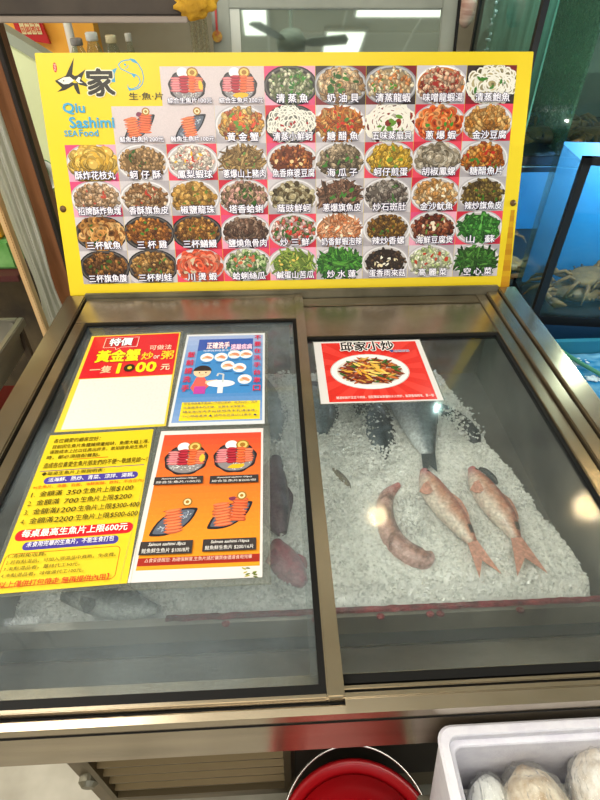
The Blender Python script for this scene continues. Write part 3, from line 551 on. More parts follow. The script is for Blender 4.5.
a = Art(SM, .0003); u, v = suv(55, 67.5); a.ell(u, v, .0045, .0105, '#c8281c', 14); a.text('邱家', u-.0025, u+.0025, v-.008, v+.008, '#efdccf', bold=0)
a.build('red_seal', board, PRINT)

# ================================================================== SHEETS ON THE GLASS
def sheet(label, x0, x1, y0, y1, z, base, rot=0, th=.0007, sleeve=.006):
    t = empty('laminated_notice', ((x0+x1)/2, (y0+y1)/2, z), label, 'notice')
    M = Matrix.Translation(((x0+x1)/2, (y0+y1)/2, z)) @ Matrix.Rotation(rot, 4, 'Z') @ Matrix.Translation((-(x1-x0)/2, -(y1-y0)/2, 0))
    W, H = x1-x0, y1-y0
    b = B(); box(b, 0, W, 0, H, .0004, th, 0, M); link('paper', b, mat('paper_'+base, '#'+base, .4), t)
    if sleeve:
        s = sleeve; b = B(); box(b, -s, W+s, -s, H+s, .0001, .0004, 0, M); 
        for (a0, a1, c0, c1) in ((-s, W+s, -s, -s+.0015), (-s, W+s, H+s-.0015, H+s), (-s, -s+.0015, -s, H+s), (W+s-.0015, W+s, -s, H+s)): box(b, a0, a1, c0, c1, .0004, .0014, 0, M)
        link('plastic_sleeve', b, CLEAR, t)
    return t, M, W, H
ZG = .8847
# A: red special over a blank white sheet
t, M, W, H = sheet('red and yellow special-price notice with a blank white lower half, top left on glass', -.439, -.228, .745, 1.078, ZG, 'e8c83c', radians(2.2))
a = Art(M, .0008); a.rect(.011, W-.004, .006, H*.49, '#ddd7d2'); a.rect(.007, W-.003, H*.495, H-.004, '#d0202a'); a.build('printed_panel', t)
a = Art(M, .0011); yy = lambda f: H*.495+(H*.505-.008)*f; xx = lambda f: .014+(W-.018)*f
a.rect(xx(.13), xx(.5), yy(.74), yy(.96), '#c01824'); a.line([(xx(.12), yy(.72)), (xx(.12), yy(.97)), (xx(.52), yy(.97)), (xx(.52), yy(.72)), (xx(.34), yy(.72)), (xx(.28), yy(.66)), (xx(.26), yy(.72)), (xx(.12), yy(.72))], .001, '#f4eee0')
a.text('特價', xx(.18), xx(.45), yy(.76), yy(.95), '#ffffff', .03, outline='#221c50', ow=.04)
a.text('黃金蟹', xx(.08), xx(.58), yy(.36), yy(.64), '#f6dc20', .045, outline='#7a1010', ow=.02); a.text('可做法', xx(.68), xx(.94), yy(.6), yy(.72), '#f4d8c0', .01)
a.text('炒', xx(.61), xx(.74), yy(.37), yy(.55), '#f4cf2c', .02); a.text('or', xx(.75), xx(.82), yy(.38), yy(.46), '#f6e8d8', .0); a.text('粥', xx(.84), xx(.98), yy(.36), yy(.56), '#f4cf2c', .02)
a.text('一隻', xx(.06), xx(.3), yy(.1), yy(.26), '#f0c8a0', .02); a.text('1', xx(.37), xx(.43), yy(.08), yy(.3), '#f6e020', .03, keep=True); a.ell(xx(.5), yy(.19), .012, .014, '#1c1a14', 12); a.ell(xx(.505), yy(.19), .005, .006, '#e0c020', 8); a.text('00', xx(.58), xx(.8), yy(.08), yy(.3), '#f6e020', .04); a.text('元', xx(.86), xx(.96), yy(.1), yy(.23), '#f0e0c0', .02)
a.build('lettering', t)
# B: hand-washing poster
t, M, W, H = sheet('blue hand-washing poster with a cartoon boy at a sink, on the left glass', -.2175, -.030, .747, 1.07, ZG, 'd4d8dc')
a = Art(M, .0008); n = 16
for i in range(n):
    f = i/n; c = mixc(lin('#2f7fc0'), lin('#a9b8dc'), abs(f-.35)*1.4); a.rect(.005, W-.005, .01+(H-.018)*f, .01+(H-.018)*(f+1/n), c)
a.rect(W*.17, W*.85, H*.30, H*.93, '#3a86c6'); a.poly([(W*.17, H*.78), (W*.5, H*.84), (W*.85, H*.80), (W*.85, H*.93), (W*.17, H*.93)], '#3555a6'); a.rect(W*.1, W*.95, H*.045, H*.22, '#f0d32a')
a.build('printed_panel', t)
a = Art(M, .0015)
for cx, cy in ((.30, .70), (.47, .70), (.63, .73), (.77, .73), (.56, .60), (.70, .57), (.77, .44)):
    a.ell(W*cx, H*cy, .0155, .017, '#cfe0f0', 16); a.ell(W*cx, H*cy, .0135, .015, '#f2efe8', 16); a.ell(W*cx, H*cy, .0115, .013, '#dfe9f0', 14); a.blob(W*cx-.003, H*cy, .0105, '#eeb68c', .55, .6, 8); a.blob(W*cx+.003, H*cy, .0105, '#dc9470', .55, -.5, 8); a.line([(W*cx-.006, H*cy+.003), (W*cx+.006, H*cy-.001)], .0008, '#8a4c34'); a.rect(W*cx-.01, W*cx+.01, H*cy-.023, H*cy-.021, '#1c3c70')
hx, hy = W*.27, H*.53     # the boy
a.blob(hx, hy-.045, .021, '#e0605a', 1.3, 0, 9); a.rect(hx-.012, hx+.012, hy-.075, hy-.05, '#ba3fa0'); a.ell(hx, hy, .019, .019, '#f2c8a0', 18); a.poly([(hx+.02*cos(q), hy+.004+.02*sin(q)) for q in [i*pi/10 for i in range(11)]], '#241c1c'); a.ell(hx-.006, hy-.002, .0018, .0026, '#1c1414', 8); a.ell(hx+.008, hy-.002, .0018, .0026, '#1c1414', 8); a.line([(hx-.004, hy-.01), (hx+.005, hy-.01)], .001, '#b03030')
a.poly([(hx+.01, hy-.032), (hx+.035, hy-.028), (hx+.035, hy-.036), (hx+.01, hy-.042)], '#f2c8a0'); a.ell(W*.50, H*.40, .03, .012, '#e8eef2', 18); a.rect(W*.47, W*.53, H*.30, H*.38, '#dfe6ea'); a.line([(W*.52, H*.41), (W*.52, H*.5), (W*.46, H*.51), (W*.45, H*.48)], .004, '#c0c8cc')
a.build('cartoon_artwork', t)
a = Art(M, .0026)
a.text('正確洗手', W*.28, W*.56, H*.80, H*.88, '#f2f4f8', .03, outline='#c02870', ow=.03); a.text('遠離疾病', W*.58, W*.84, H*.78, H*.85, '#f0d0e8', .03, outline='#8a2890', ow=.03)
a.text('吃東西前後要洗手', W*.25, W*.6, H*.762, H*.785, '#e8eef8', 0)
for i, ch in enumerate('飯前請洗手'): a.text(ch, W*.065, W*.15, H*(.70-i*.095), H*(.765-i*.095), '#d02c4c', .03)
for i, ch in enumerate('不要在洗手台漱口'): a.text(ch, W*.87, W*.95, H*(.90-i*.085), H*(.955-i*.085), '#d02c4c', .03)
for i, s in enumerate(('肥皂用兩隻手要細心仔細以肥皂，搓洗20秒，濕沖', '這整個洗手的步驟，並開水沖淨雙手。', '請至廚房洗手台使用洗手乳清潔後，', '小心地面濕滑 ▲ 請勿在此區以口漱水 ▲')): a.text(s, W*.13, W*(.92 if i != 1 else .8), H*(.182-i*.04), H*(.205-i*.04), '#2c3a6a', .0)
a.build('lettering', t)
# C: yellow price notice
t, M, W, H = sheet('bright yellow handout of sashimi price limits with red and purple bars, on left glass', -.430, -.2365, .411, .737, ZG, 'e2c51c', radians(2.6))
a = Art(M, .0008)
a.rect(.006, W-.006, H*.715, H*.72, '#4a3c8c'); a.poly([(x, y) for x, y in [(p[0], p[1]) for p in rrect(W*.10, W*.93, H*.622, H*.672, H*.024)]], '#4a3f98')
a.poly(rrect(W*.03, W*.97, H*.27, H*.335, H*.03), '#d8202c'); a.poly(rrect(W*.12, W*.87, H*.215, H*.262, H*.022), '#4a3f98')
ln = rrect(W*.02, W*.90, H*.028, H*.20, .008); a.line(ln+[ln[0]], .0012, '#c0661c'); a.rect(W*.30, W*.62, H*.792, H*.796, '#d8201c')
a.build('printed_panel', t)
a = Art(M, .0014); K = '#3a3412'
for s, x0, x1, y0, y1 in (('各位親愛的顧客您好：', .06, .50, .93, .965), ('目前因生魚片魚種捕撈量短缺，魚價大幅上漲，', .07, .98, .882, .915), ('導致成本上比以往高出許多，故如欲食用生魚片', .06, .97, .842, .873), ('時，都必須搭配餐點。', .05, .54, .80, .83), ('造成各位喜愛生魚片朋友們的不便～敬請見諒～！', .05, .99, .735, .775), ('◆每桌生魚片上限說明表：', .06, .62, .68, .708)):
    a.text(s, W*x0, W*x1, H*y0, H*y1, K, .008)
a.text('活海鮮、熱炒、青菜、涼拌、湯類。', W*.14, W*.9, H*.632, H*.662, '#f0eef8', .01); a.text('※(生魚片、海膽、白飯、海鮮粥麵、飲料，不含在內)', W*.03, W*.99, H*.587, H*.612, '#d0301c', .006)
for i, (p, q) in enumerate((('350', '100'), ('700', '200'), ('1200', '300-400'), ('2200', '500-600'))):
    y = H*(.535-i*.058); a.text('%d.' % (i+1), W*.04, W*.075, y, y+H*.03, K, .006); a.text('金額滿', W*.11, W*.30, y, y+H*.037, K, .008); a.text(p, W*(.34 if i < 2 else .31), W*.46, y, y+H*.031, K, .008, slant=.1); a.text('生魚片上限', W*.48, W*.76, y, y+H*.037, K, .008); a.text('$'+q, W*.765, W*(.91 if i < 2 else .99), y-H*.002, y+H*.033, K, .008, slant=.1)
a.text('每桌最高生魚片上限600元', W*.09, W*.93, H*.281, H*.325, '#fbf6ec', .02); a.text('未食用完畢的生魚片，不能生食打包', W*.16, W*.84, H*.223, H*.254, '#f0eef8', .008)
for i, (s, x) in enumerate((('1.清粥免收費。', .34), ('2.若有點湯品，可加入原湯品中煮熟，免收費。', .88), ('3.未點湯品者，薑絲代工50元。', .62), ('4.未點湯品者，味噌湯代工100元。', .66))): a.text(s, W*.05, W*x, H*(.17-i*.034), H*(.192-i*.034), K, .006)
a.text('【以上僅供打包帶走 無再提供內用】', W*.04, W*.86, H*.018, H*.05, '#c8241c', .015)
a.build('lettering', t)
# D: orange sashimi menu
t, M, W, H = sheet('orange sashimi menu sheet with four plates of raw fish, in a crumpled plastic sleeve', -.2285, -.0325, .416, .7345, ZG, 'ddd5d2', 0, sleeve=.012)
a = Art(M, .0008); n = 20
for i in range(n): a.rect(.008, W-.004, H*.06+(H*.905)*i/n, H*.06+(H*.905)*(i+1)/n, mixc(lin('#f09a24'), lin('#dd4432'), i/n))
a.rect(.008, W-.004, H*.082, H*.125, '#a02a20')
a.build('printed_panel', t)
for k, (cx, cy) in enumerate(((.29, .76), (.74, .765), (.27, .35), (.73, .38))):
    a = Art(M, .0012); sashimi(a, W*cx, H*cy, W*.40, H*.245, k); a.build('menu_photo', t)
a = Art(M, .004)
for x0, x1, y0, y1, s1, s2 in ((.04, .47, .57, .625, 'Assorted sashimi /10pcs', '綜合生魚片/100元'), (.53, .96, .565, .62, 'Assorted sashimi /20pcs', '綜合生魚片$200/份'), (.04, .45, .135, .21, 'Salmon sashimi /8pcs', '鮭魚鮮生魚片 $100/8片'), (.53, .95, .14, .21, 'Salmon sashimi /16pcs', '鮭魚鮮生魚片 $200/16片')):
    a.rect(W*x0, W*x1, H*y0, H*y1, '#3a3434'); m = (y0+y1)/2; a.text(s1, W*(x0+.06), W*(x1-.06), H*(m+.006), H*(y1-.008), '#e8e4e0', .012, slant=.2); a.text(s2, W*(x0+.02), W*(x1-.02), H*(y0+.008), H*(m-.002), '#e8e4e0', .006)
a.text('△食安提醒您: 為確保鮮度,生魚片請於購買後儘速食用完畢', W*.1, W*.92, H*.092, H*.115, '#f0c8b8', .003)
a.build('lettering', t)
a = Art(M, .001)
for i in range(9): a.blob(W*(.86+.02*i*R.uniform(.3, 1)), H*R.uniform(.0, .05), .004, R.choice(['#7d8a2c', '#a8a43c', '#5c6a24']), .35, R.uniform(-.6, .6), 7)
a.build('green_scrap', t)
# E: stir-fry card on the right glass
t, M, W, H = sheet('red stir-fry card with an oval plate photo, taped on the right-hand glass', .0865, .3455, .817, 1.045, .8708, 'dcd8d6', 0, sleeve=.003)
a = Art(M, .0008); a.rect(.018, W-.012, .004, H-.006, '#d92a22')
cx, cy = W*.5, H*.5
for i in range(16):
    q0, q1 = 2*pi*i/16, 2*pi*(i+.5)/16
    def edge(q):
        dx, dy = cos(q), sin(q); s = min(abs((W*.43)/dx) if dx else 9, abs((H*.47)/dy) if dy else 9); return cx+dx*s, cy+dy*s
    a.poly([(cx, cy), edge(q0), edge(q1)], '#e23a30')
a.build('printed_panel', t)
a = Art(M, .0014); px, py = W*.46, H*.47
a.ell(px, py, W*.345, H*.285, '#c9c3c0', 36); a.ell(px, py, W*.335, H*.275, '#efecea', 36); a.ell(px, py, W*.29, H*.22, '#ddd4cc', 32)
for _ in range(230):
    t1 = R.uniform(0, 2*pi); r = R.random()**.55; x, y = px+W*.25*r*cos(t1), py+H*.2*r*sin(t1); c = R.choice(['#7a3020', '#a8482c', '#d87a3c', '#d8a84c', '#6a2418', '#c8602c', '#3f6a2c', '#8a3c24']); rot = R.uniform(-.9, .9)
    q = R.uniform(.007, .017); a.blob(x, y-.001, q*1.05, tuple(.4*v for v in lin(c)), .26, rot, 8); a.blob(x, y, q, c, .2, rot, 8)
for _ in range(16): a.blob(px+W*R.uniform(-.2, .15), py+H*R.uniform(-.12, .14), .013, R.choice(['#e8b84c', '#f0cc68', '#e0a838']), .3, R.uniform(-1.2, .2), 8)
a.build('menu_photo', t)
a = Art(M, .0042); a.text('邱家小炒', W*.24, W*.73, H*.80, H*.965, '#1c1414', .03, outline='#f6f0ec', ow=.06); a.text('♥甜麵淡淡', W*.68, W*.86, H*.755, H*.80, '#28408c', .01, outline='#f6f0ec', ow=.04); 
a.text('精選新鮮芹菜豆干肉絲，搭配獨家秘製醬料大火快炒，酸甜香辣夠味，單一份', W*.13, W*.93, H*.035, H*.075, '#f6e8e4', .008); a.build('lettering', t)

# ================================================================== IN FRONT: BUCKET, FOAM BOX
RP = mat('red_plastic', '#b00c16', .35, 0, '#a00a14', 3, coat=.2)
bc = on_z(349, 752, .5); br = .14; bx, by = .106, on_z(349, 758, .5).y-br
bk = empty('bucket', (bx, by, .2), 'red round plastic bucket with a wire handle in front of the grille', 'bucket')
b = B(); seg = 48
prof = [(r_*1.09, z_) for r_, z_ in ((.001, .2), (.092, .2), (.112, .46), (.116, .478), (.128, .48), (.129, .498), (.125, .502), (.119, .498), (.108, .44), (.088, .215), (.001, .212))]
lathe(b, prof, (bx, by, 0), 48); link('pail', b, RP, bk, True)
lathe(b := B(), [(.001, .47), (.121, .47), (.121, .478), (.06, .48), (.001, .48)], (bx, by, 0), 48); link('red_basin_inside', b, RP, bk, True)
b = B(); tube(b, [(bx+.125*cos(q), by+.03+.125*sin(q), .5+.018*sin(q)) for q in [radians(8+164*i/30) for i in range(31)]], .0022, 8); link('wire_handle', b, mat('bright_wire', '#cfcac4', .2, .9), bk, True)
for s in (-1, 1):
    b = B(); box(b, bx+s*.14-.006, bx+s*.14+.006, by+.02, by+.05, .486, .512, .002); link('handle_lug', b, RP, bk)
cr = empty('plastic_crate', (bx, by, 0), 'low dark crate on the floor holding up the red bucket', 'crate')
b = B(); box(b, bx-.14, bx+.14, by-.13, by+.13, .0, .2, .008); link('crate_body', b, mat('dark_plastic', '#23282c', .5), cr)
# foam box
FO = mat('white_foam', '#d9d7de', .75, 0, '#cfccd6', 60, None, .15, 300)
q = on_z(434, 722, .84); ox0 = q.x; oy1 = .226; ox1 = ox0+.42; oy0 = oy1-.30
fb = empty('foam_box', ((ox0+ox1)/2, (oy0+oy1)/2, .60), 'open white polystyrene box with bagged seafood at the front right corner of the freezer', 'box')
def loops(bm, L):
    rings = [[bm.verts.new((x, y, z)) for x, y in rrect(a0, a1, c0, c1, r)] for (a0, a1, c0, c1, r, z) in L]
    n = len(rings[0])
    for i in range(len(rings)-1):
        for k in range(n): bm.faces.new((rings[i][k], rings[i][(k+1) % n], rings[i+1][(k+1) % n], rings[i+1][k]))
    bm.faces.new(rings[0][::-1]); bm.faces.new(rings[-1])
def ins(d, r, z): return (ox0+d, ox1-d, oy0+d, oy1-d, r, z)
b = B(); loops(b, [ins(.022, .02, .60), ins(.002, .02, .832), ins(0, .02, .837), ins(.003, .018, .84), ins(.012, .014, .84), ins(.0135, .012, .838), ins(.014, .012, .826), ins(.02, .011, .825), ins(.0215, .01, .823), ins(.034, .01, .62)])
link('box_shell', b, FO, fb)
BAG = glass('crinkled_bag_film', '#fafbfa', .2, '#ffffff', 40, 1.33, .1, body=.04, wrinkle=70)
def lump(name, label, c, r, col, col2, sy, rz, seed, cat='bagged seafood', tilt=.4):
    t = empty(name, c, label, cat, rz=0); M = Matrix.Translation(c) @ Matrix.Rotation(rz, 4, 'Z') @ Matrix.Rotation(tilt, 4, 'X')
    b = B(); bmesh.ops.create_icosphere(b, subdivisions=4, radius=1)
    for v in b.verts: n = noise.noise(v.co*2+Vector((seed, 0, 0))); v.co = M @ (v.co*(1+.18*n)*.86).__mul__(1) if False else M @ Vector((v.co.x*r[0]*.97*(1+.08*n), v.co.y*r[1]*.97*(1+.08*n), v.co.z*r[2]*.96*(1+.1*n)))
    link('contents', b, mat(name+'_contents_%d' % seed, col, .4, 0, col2, 60, None, .5, 80), t, True)
    b = B(); bmesh.ops.create_icosphere(b, subdivisions=5, radius=1)
    for v in b.verts:
        n = abs(noise.noise(Vector((v.co.x*6, v.co.y*1.1, v.co.z*3))+Vector((seed, 3, 0)))); v.co = M @ Vector((v.co.x*r[0]*(1+.15*n), v.co.y*r[1]*(1+.1*n), v.co.z*r[2]*(1+.2*n)))
    link('plastic_bag', b, BAG, t, True)
    return t
by_ = oy1-.1
lump('seafood_bag', 'clear bag of tan shellfish in the foam box, the middle one', (ox0+.128, by_-.01, .75), (.05, .085, .055), '#b39a7a', '#e8decb', 1, .15, 3)
lump('seafood_bag', 'whitish bag at the left inside the foam box', (ox0+.068, by_-.0, .735), (.036, .07, .04), '#e4e4de', '#fafaf6', 1, -.1, 9)
lump('seafood_bag', 'shiny clear bag of pale seafood at the right of the foam box', (ox0+.235, by_-.01, .757), (.058, .1, .058), '#d8ccbc', '#f6f2ec', 1, .35, 14)
b = B(); box(b, ox0+.036, ox1-.036, oy0+.036, oy1-.036, .621, .69)
for _ in range(1500):
    x, y = R.uniform(ox0+.04, ox1-.04), R.uniform(oy0+.04, oy1-.04); s = R.uniform(.003, .009)
    M = Matrix.Translation((x, y, .69+R.uniform(0, .012))) @ Matrix.Rotation(R.uniform(0, 6), 4, Vector((R.random(), R.random(), R.random()+.01)).normalized())
    vs = [b.verts.new(M @ Vector(p)) for p in ((s, 0, -s*.4), (-s*.6, s*.8, -s*.3), (-s*.5, -s*.9, -s*.2), (0, 0, s*.8))]
    for k in ((0, 1, 2), (0, 3, 1), (1, 3, 2), (2, 3, 0)): b.faces.new([vs[i] for i in k])
tag(link('ice_bed', b, ICE), 'loose ice in the bottom of the white foam box', 'ice', kind='stuff')
st = empty('trolley_stand', ((ox0+ox1)/2, .08, 0), 'dark steel stand carrying the white foam box', 'stand')
b = B(); box(b, ox0+.01, ox1-.01, oy0+.02, oy1-.02, .58, .6, .002); link('stand_top', b, STEELD, st)
for x in (ox0+.13, ox1-.03):
    for y in (oy0+.04, oy1-.04): b = B(); box(b, x-.012, x+.012, y-.012, y+.012, 0, .58); link('leg', b, STEELD, st)

# ================================================================== LEFT BACKGROUND
WD = mat('pale_wood', '#dcbc8c', .6, 0, '#c8a06c', 6, (6, 6, .5), .1, 30)
def vpost(name, label, p0, p1, p2, p3, y, m, th=.05, z0=0, z1=1.6, cat='post'):
    """upright post in the plane y; left edge through pixels p0,p1, right edge through p2,p3 on that plane"""
    xa = (on_y(*p0, y).x+on_y(*p1, y).x)/2; xb = (on_y(*p2, y).x+on_y(*p3, y).x)/2
    return tag(link(name, box(B(), min(xa, xb), max(xa, xb), y, y+th, z0, z1, .003), m), label, cat)
vpost('wooden_post', 'pale bare wooden upright left of the clear plastic sheet', (19, 270), (43, 340), (28, 277), (46, 335), 1.42, WD, .03)
DW = mat('brown_door_wood', '#94603c', .4, 0, '#784828', 5, (8, 8, .6), .08, 30)
fxa = on_y(30, 207, 1.52).x; fxb = on_y(47, 207, 1.52).x
df = empty('door_frame', (fxa, 1.52, 0), 'dark brown wooden door jamb behind the plastic sheet and the menu board', 'door frame')
link('jamb', box(B(), fxa, fxb, 1.52, 1.60, 0, 1.75, .003), DW, df); link('door_stop', box(B(), fxb-.004, fxb+.008, 1.52, 1.545, 0, 1.75, .002), mat('dark_seal', '#2a211c', .6), df)
link('inner_bead', box(B(), fxa-.012, fxa, 1.53, 1.59, 0, 1.75, .002), mat('bead_wood', '#8a5636', .4), df)
# plastic sheet, hung in soft folds
px0, px1 = on_y(10, 215, 1.47).x, on_y(33, 215, 1.47).x; b = B(); nx, nz = 60, 40
def shx(i, j):
    z = 1.7*j/nz; f = i/nx; pinch = 1-.22*math.exp(-((z-.83)/.09)**2); xm = (px0+px1)/2
    return Vector((xm+(px0+(px1-px0)*f-xm)*pinch*(1.25 if z < .75 else 1.12), 1.47+.006*sin(f*19+noise.noise(Vector((z*2, 0, 0)))*2)+.004*sin(f*41+z*3), z))
G = [[b.verts.new(shx(i, j)) for i in range(nx+1)] for j in range(nz+1)]
for j in range(nz):
    for i in range(nx): b.faces.new((G[j][i], G[j][i+1], G[j+1][i+1], G[j+1][i]))
bmesh.ops.solidify(b, geom=b.faces[:], thickness=.001)
tag(link('plastic_sheet', b, mat('hanging_plastic', '#ecece2', .35, 0, '#d6d7ca', 14, (1, 1, .25), .1, 20), None, True), 'crumpled translucent plastic sheet hanging beside the brown door jamb', 'plastic sheet')
# wall behind, in the lower left
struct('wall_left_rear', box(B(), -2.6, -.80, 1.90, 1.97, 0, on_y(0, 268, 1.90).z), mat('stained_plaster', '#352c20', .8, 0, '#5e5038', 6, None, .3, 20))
# green partition
g0 = on_y(0, 36, 2.0); g1 = on_y(60, 72, 2.0)
pt = empty('partition_panel', (-.9, 2.0, 0), 'pale green partition with a sloping grey capping behind the board', 'partition')
b = B(); prism(b, [(g0.x-.4, .45), (g1.x+.5, .45), (g1.x+.5, g1.z-(g0.z-g1.z)/(g1.x-g0.x)*.5), (g0.x-.4, g0.z+(g0.z-g1.z)/(g1.x-g0.x)*.4)], 'y', 2.0, 2.04); link('panel', b, mat('pale_green_paint', '#e6eebc', .6, 0, '#dce4b2', 2), pt)
b = B(); sl = (g0.z-g1.z)/(g1.x-g0.x); prism(b, [(g0.x-.4, g0.z+sl*.4-.004), (g1.x+.5, g1.z-sl*.5-.004), (g1.x+.5, g1.z-sl*.5+.032), (g0.x-.4, g0.z+sl*.4+.032)], 'y', 1.985, 2.05); link('capping', b, mat('grey_cap', '#9aa08e', .5), pt)
# orange wall and red sign
o0 = on_y(0, 60, 2.7); o1 = on_y(92, 20, 2.7)
struct('wall_orange', box(B(), o0.x-1, o1.x, 2.7, 2.78, 0, 2.2), mat('orange_paint', '#f0b040', .6, 0, '#eba634', 2))
sp = [on_y(*p, 2.66) for p in ((10, 15), (38, 15), (50, 44), (19, 39))]
rs = empty('wall_sign', sp[0], 'small red and cream sign with rows of characters hanging on the orange wall', 'sign')
b = B(); vs = [b.verts.new(p) for p in sp]+[b.verts.new(p+Vector((0, .02, 0))) for p in sp]
for f in ((0, 1, 2, 3), (7, 6, 5, 4), (0, 4, 5, 1), (1, 5, 6, 2), (2, 6, 7, 3), (3, 7, 4, 0)): b.faces.new([vs[i] for i in f])
link('sign_panel', b, mat('sign_red', '#b8141c', .5), rs)
ex = (sp[1]-sp[0]); ey = (sp[0]-sp[3]); M = Matrix(((ex.x, ey.x, 0, sp[3].x), (0, 0, -1, sp[3].y), (ex.z, ey.z, 0, sp[3].z), (0, 0, 0, 1)))
a = Art(M, .002); a.rect(.16, .97, .2, 1.1, '#b8141c')
for i, s in enumerate(('本店', '海鮮', '現撈', '代客')): a.rect(.2+i*.19, .36+i*.19, .2, .95, '#d8cc9c'); [a.text(ch, .215+i*.19, .345+i*.19, .62-j*.34, .88-j*.34, '#c02a20', .02) for j, ch in enumerate(s)]
a.build('lettering', rs)
p0, p1 = on_y(66, 18, 2.6), on_y(72, 52, 2.6); b = B(); tube(b, [(p0.x, 2.6, 2.2), (p0.x, 2.6, p1.z-.6)], .017, 12); tag(link('white_pipe', b, mat('white_pvc', '#e4e2da', .4), None, True), 'white vertical pipe against the orange wall behind the bottles', 'pipe')
# dark beam and bottle shelf behind the board
p0, p1 = on_y(0, 1, 1.5), on_y(190, 16, 1.5)
tag(link('dark_beam', box(B(), p0.x-.3, on_y(187, 8, 1.5).x, 1.5, 1.56, p1.z, p1.z+.075, .004), mat('dark_beam_paint', '#4a4036', .6, 0, '#382f28', 10)), 'dark brown horizontal beam across the top left above the bottles', 'beam')
tag(link('beam_rail', box(B(), p0.x-.3, on_y(187, 8, 1.5).x, 1.485, 1.56, p1.z-.012, p1.z, .002), mat('beam_rail', '#9a8c80', .4, .3)), 'thin greyish metal rail under the dark beam at top left', 'rail')
zs = on_y(100, 74, 1.72).z
bs = empty('bottle_shelf', (-.41, 1.73, 0), 'narrow shelf behind the menu board that carries the bottles', 'shelf')
link('shelf_board', box(B(), -.62, -.2, 1.66, 1.8, zs-.02, zs, .002), mat('shelf_board', '#b8ae98', .5), bs)
for x in (-.62, -.22): link('side_panel', box(B(), x, x+.02, 1.67, 1.79, 0, zs-.02), MATS['shelf_board'], bs)
def bottle(label, pxl, pxr, pyt, capc, bodyc, y=1.72, capfrac=1, cat='bottle'):
    cx = (on_y(pxl, pyt+4, y).x+on_y(pxr, pyt+4, y).x)/2; r = (on_y(pxr, pyt+4, y).x-on_y(pxl, pyt+4, y).x)/2*capfrac; zt = on_y(pxl, pyt+2, y).z
    t = empty('bottle', (cx, y, zs), label, cat); h = zt-zs; R2 = r*1.35
    lathe(b := B(), [(R2*.9, 0), (R2, .006), (R2, h*.5), (R2*.9, h*.6), (r*.8, h*.78), (r*.75, h*.84)], (cx, y, zs), 24); link('bottle_body', b, bodyc, t, True)
    lathe(b := B(), [(r*.95, h*.8), (r, h*.82), (r, h*.97), (r*.85, h)], (cx, y, zs), 24); link('cap', b, mat('cap_'+capc, '#'+capc, .45), t, True)
PET = glass('clear_bottle', '#e4e8dc', .3, '#d4d6c4', 20, 1.45, .05, body=.12)
bottle('bottle with a dull grey cap, leftmost of the row behind the menu board', 70, 82, 36, '8f8c88', PET)
bottle('clear bottle with a ribbed white cap behind the board, tallest of the row', 85, 97, 30, 'd8dcd8', PET)
bottle('jar with a cream lid standing between the white-capped bottle and the glass vial', 105, 116, 33, 'd4c8a0', PET)
bottle('narrow glass vial at the right end of the bottle row', 124.5, 131, 31, 'c6c4b8', PET)
# hanging clear pouch and yellow rag near the pane
b = B(); q0, q1 = on_y(188, 15, 1.56), on_y(214, 60, 1.56); nx, nz = 24, 24
G = [[b.verts.new((q0.x+(q1.x-q0.x)*i/nx*(.8+.2*j/nz), 1.56+.006*sin(i*.9+j*.2), q0.z+.02+(q1.z-.15-q0.z)*j/nz)) for i in range(nx+1)] for j in range(nz+1)]
for j in range(nz):
    for i in range(nx): b.faces.new((G[j][i], G[j][i+1], G[j+1][i+1], G[j+1][i]))
bmesh.ops.solidify(b, geom=b.faces[:], thickness=.002)
tag(link('plastic_pouch', b, glass('pouch_film', '#e8e8dc', .6, '#d0cdb8', 30, 1.5, .1, body=.2), None, True), 'clear plastic pouch hanging left of the mirror pane', 'pouch')
b = B(); bmesh.ops.create_icosphere(b, subdivisions=4, radius=1); c = on_y(195, 6, 1.5)
for v in b.verts: n = noise.noise(v.co*2.3); v.co = Vector((c.x+v.co.x*.045*(1+.5*n), c.y+v.co.y*.02, c.z+.006+v.co.z*.03*(1+.6*n)))
tag(link('yellow_cloth', b, mat('yellow_cloth', '#c99a1c', .8, 0, '#a87c14', 30, None, .4, 60), None, True), 'bunched yellow cloth tied over the top of the clear pouch', 'cloth')
# bowls and rack between jamb and board
sz = on_y(48, 190, 1.9).z
tag(link('bowl_shelf', box(B(), -1.0, -.55, 1.82, 1.98, sz-.03, sz, .002), mat('shelf_olive', '#8a8248', .6, 0, '#6c6636', 10)), 'olive shelf holding white bowls in the gap left of the board', 'shelf')
for lab, pxx, dz, r, ti in (('white bowl leaning upright, left of the two in the gap beside the board', 41, .05, .045, 60), ('white bowl standing upright, right of the two in the gap beside the board', 49, .048, .05, 75)):
    c = on_y(pxx, 182, 1.9); t = empty('bowl', (c.x, 1.9, sz), lab, 'bowl')
    lathe(b := B(), [(.3*r, 0), (.4*r, .004), (.85*r, .02), (r, .034), (.94*r, .034), (.78*r, .023), (.3*r, .008)], (0, 0, 0), 28)
    for v in b.verts: v.co = Matrix.Translation((c.x, 1.9, sz+r)) @ Matrix.Rotation(radians(ti), 4, 'X') @ v.co
    link('bowl_shell', b, mat('white_china', '#e4e8e0', .25), t, True)
    b = B(); bmesh.ops.create_circle(b, segments=28, radius=r*.99)
    cir = [v.co.copy() for v in b.verts]; b.free(); b = B(); tube(b, [Matrix.Translation((c.x, 1.9, sz+r)) @ Matrix.Rotation(radians(ti), 4, 'X') @ (p+Vector((0, 0, .034))) for p in cir+[cir[0]]], .0018, 6); link('green_rim', b, mat('green_rim', '#3f7a4c', .4), t, True)
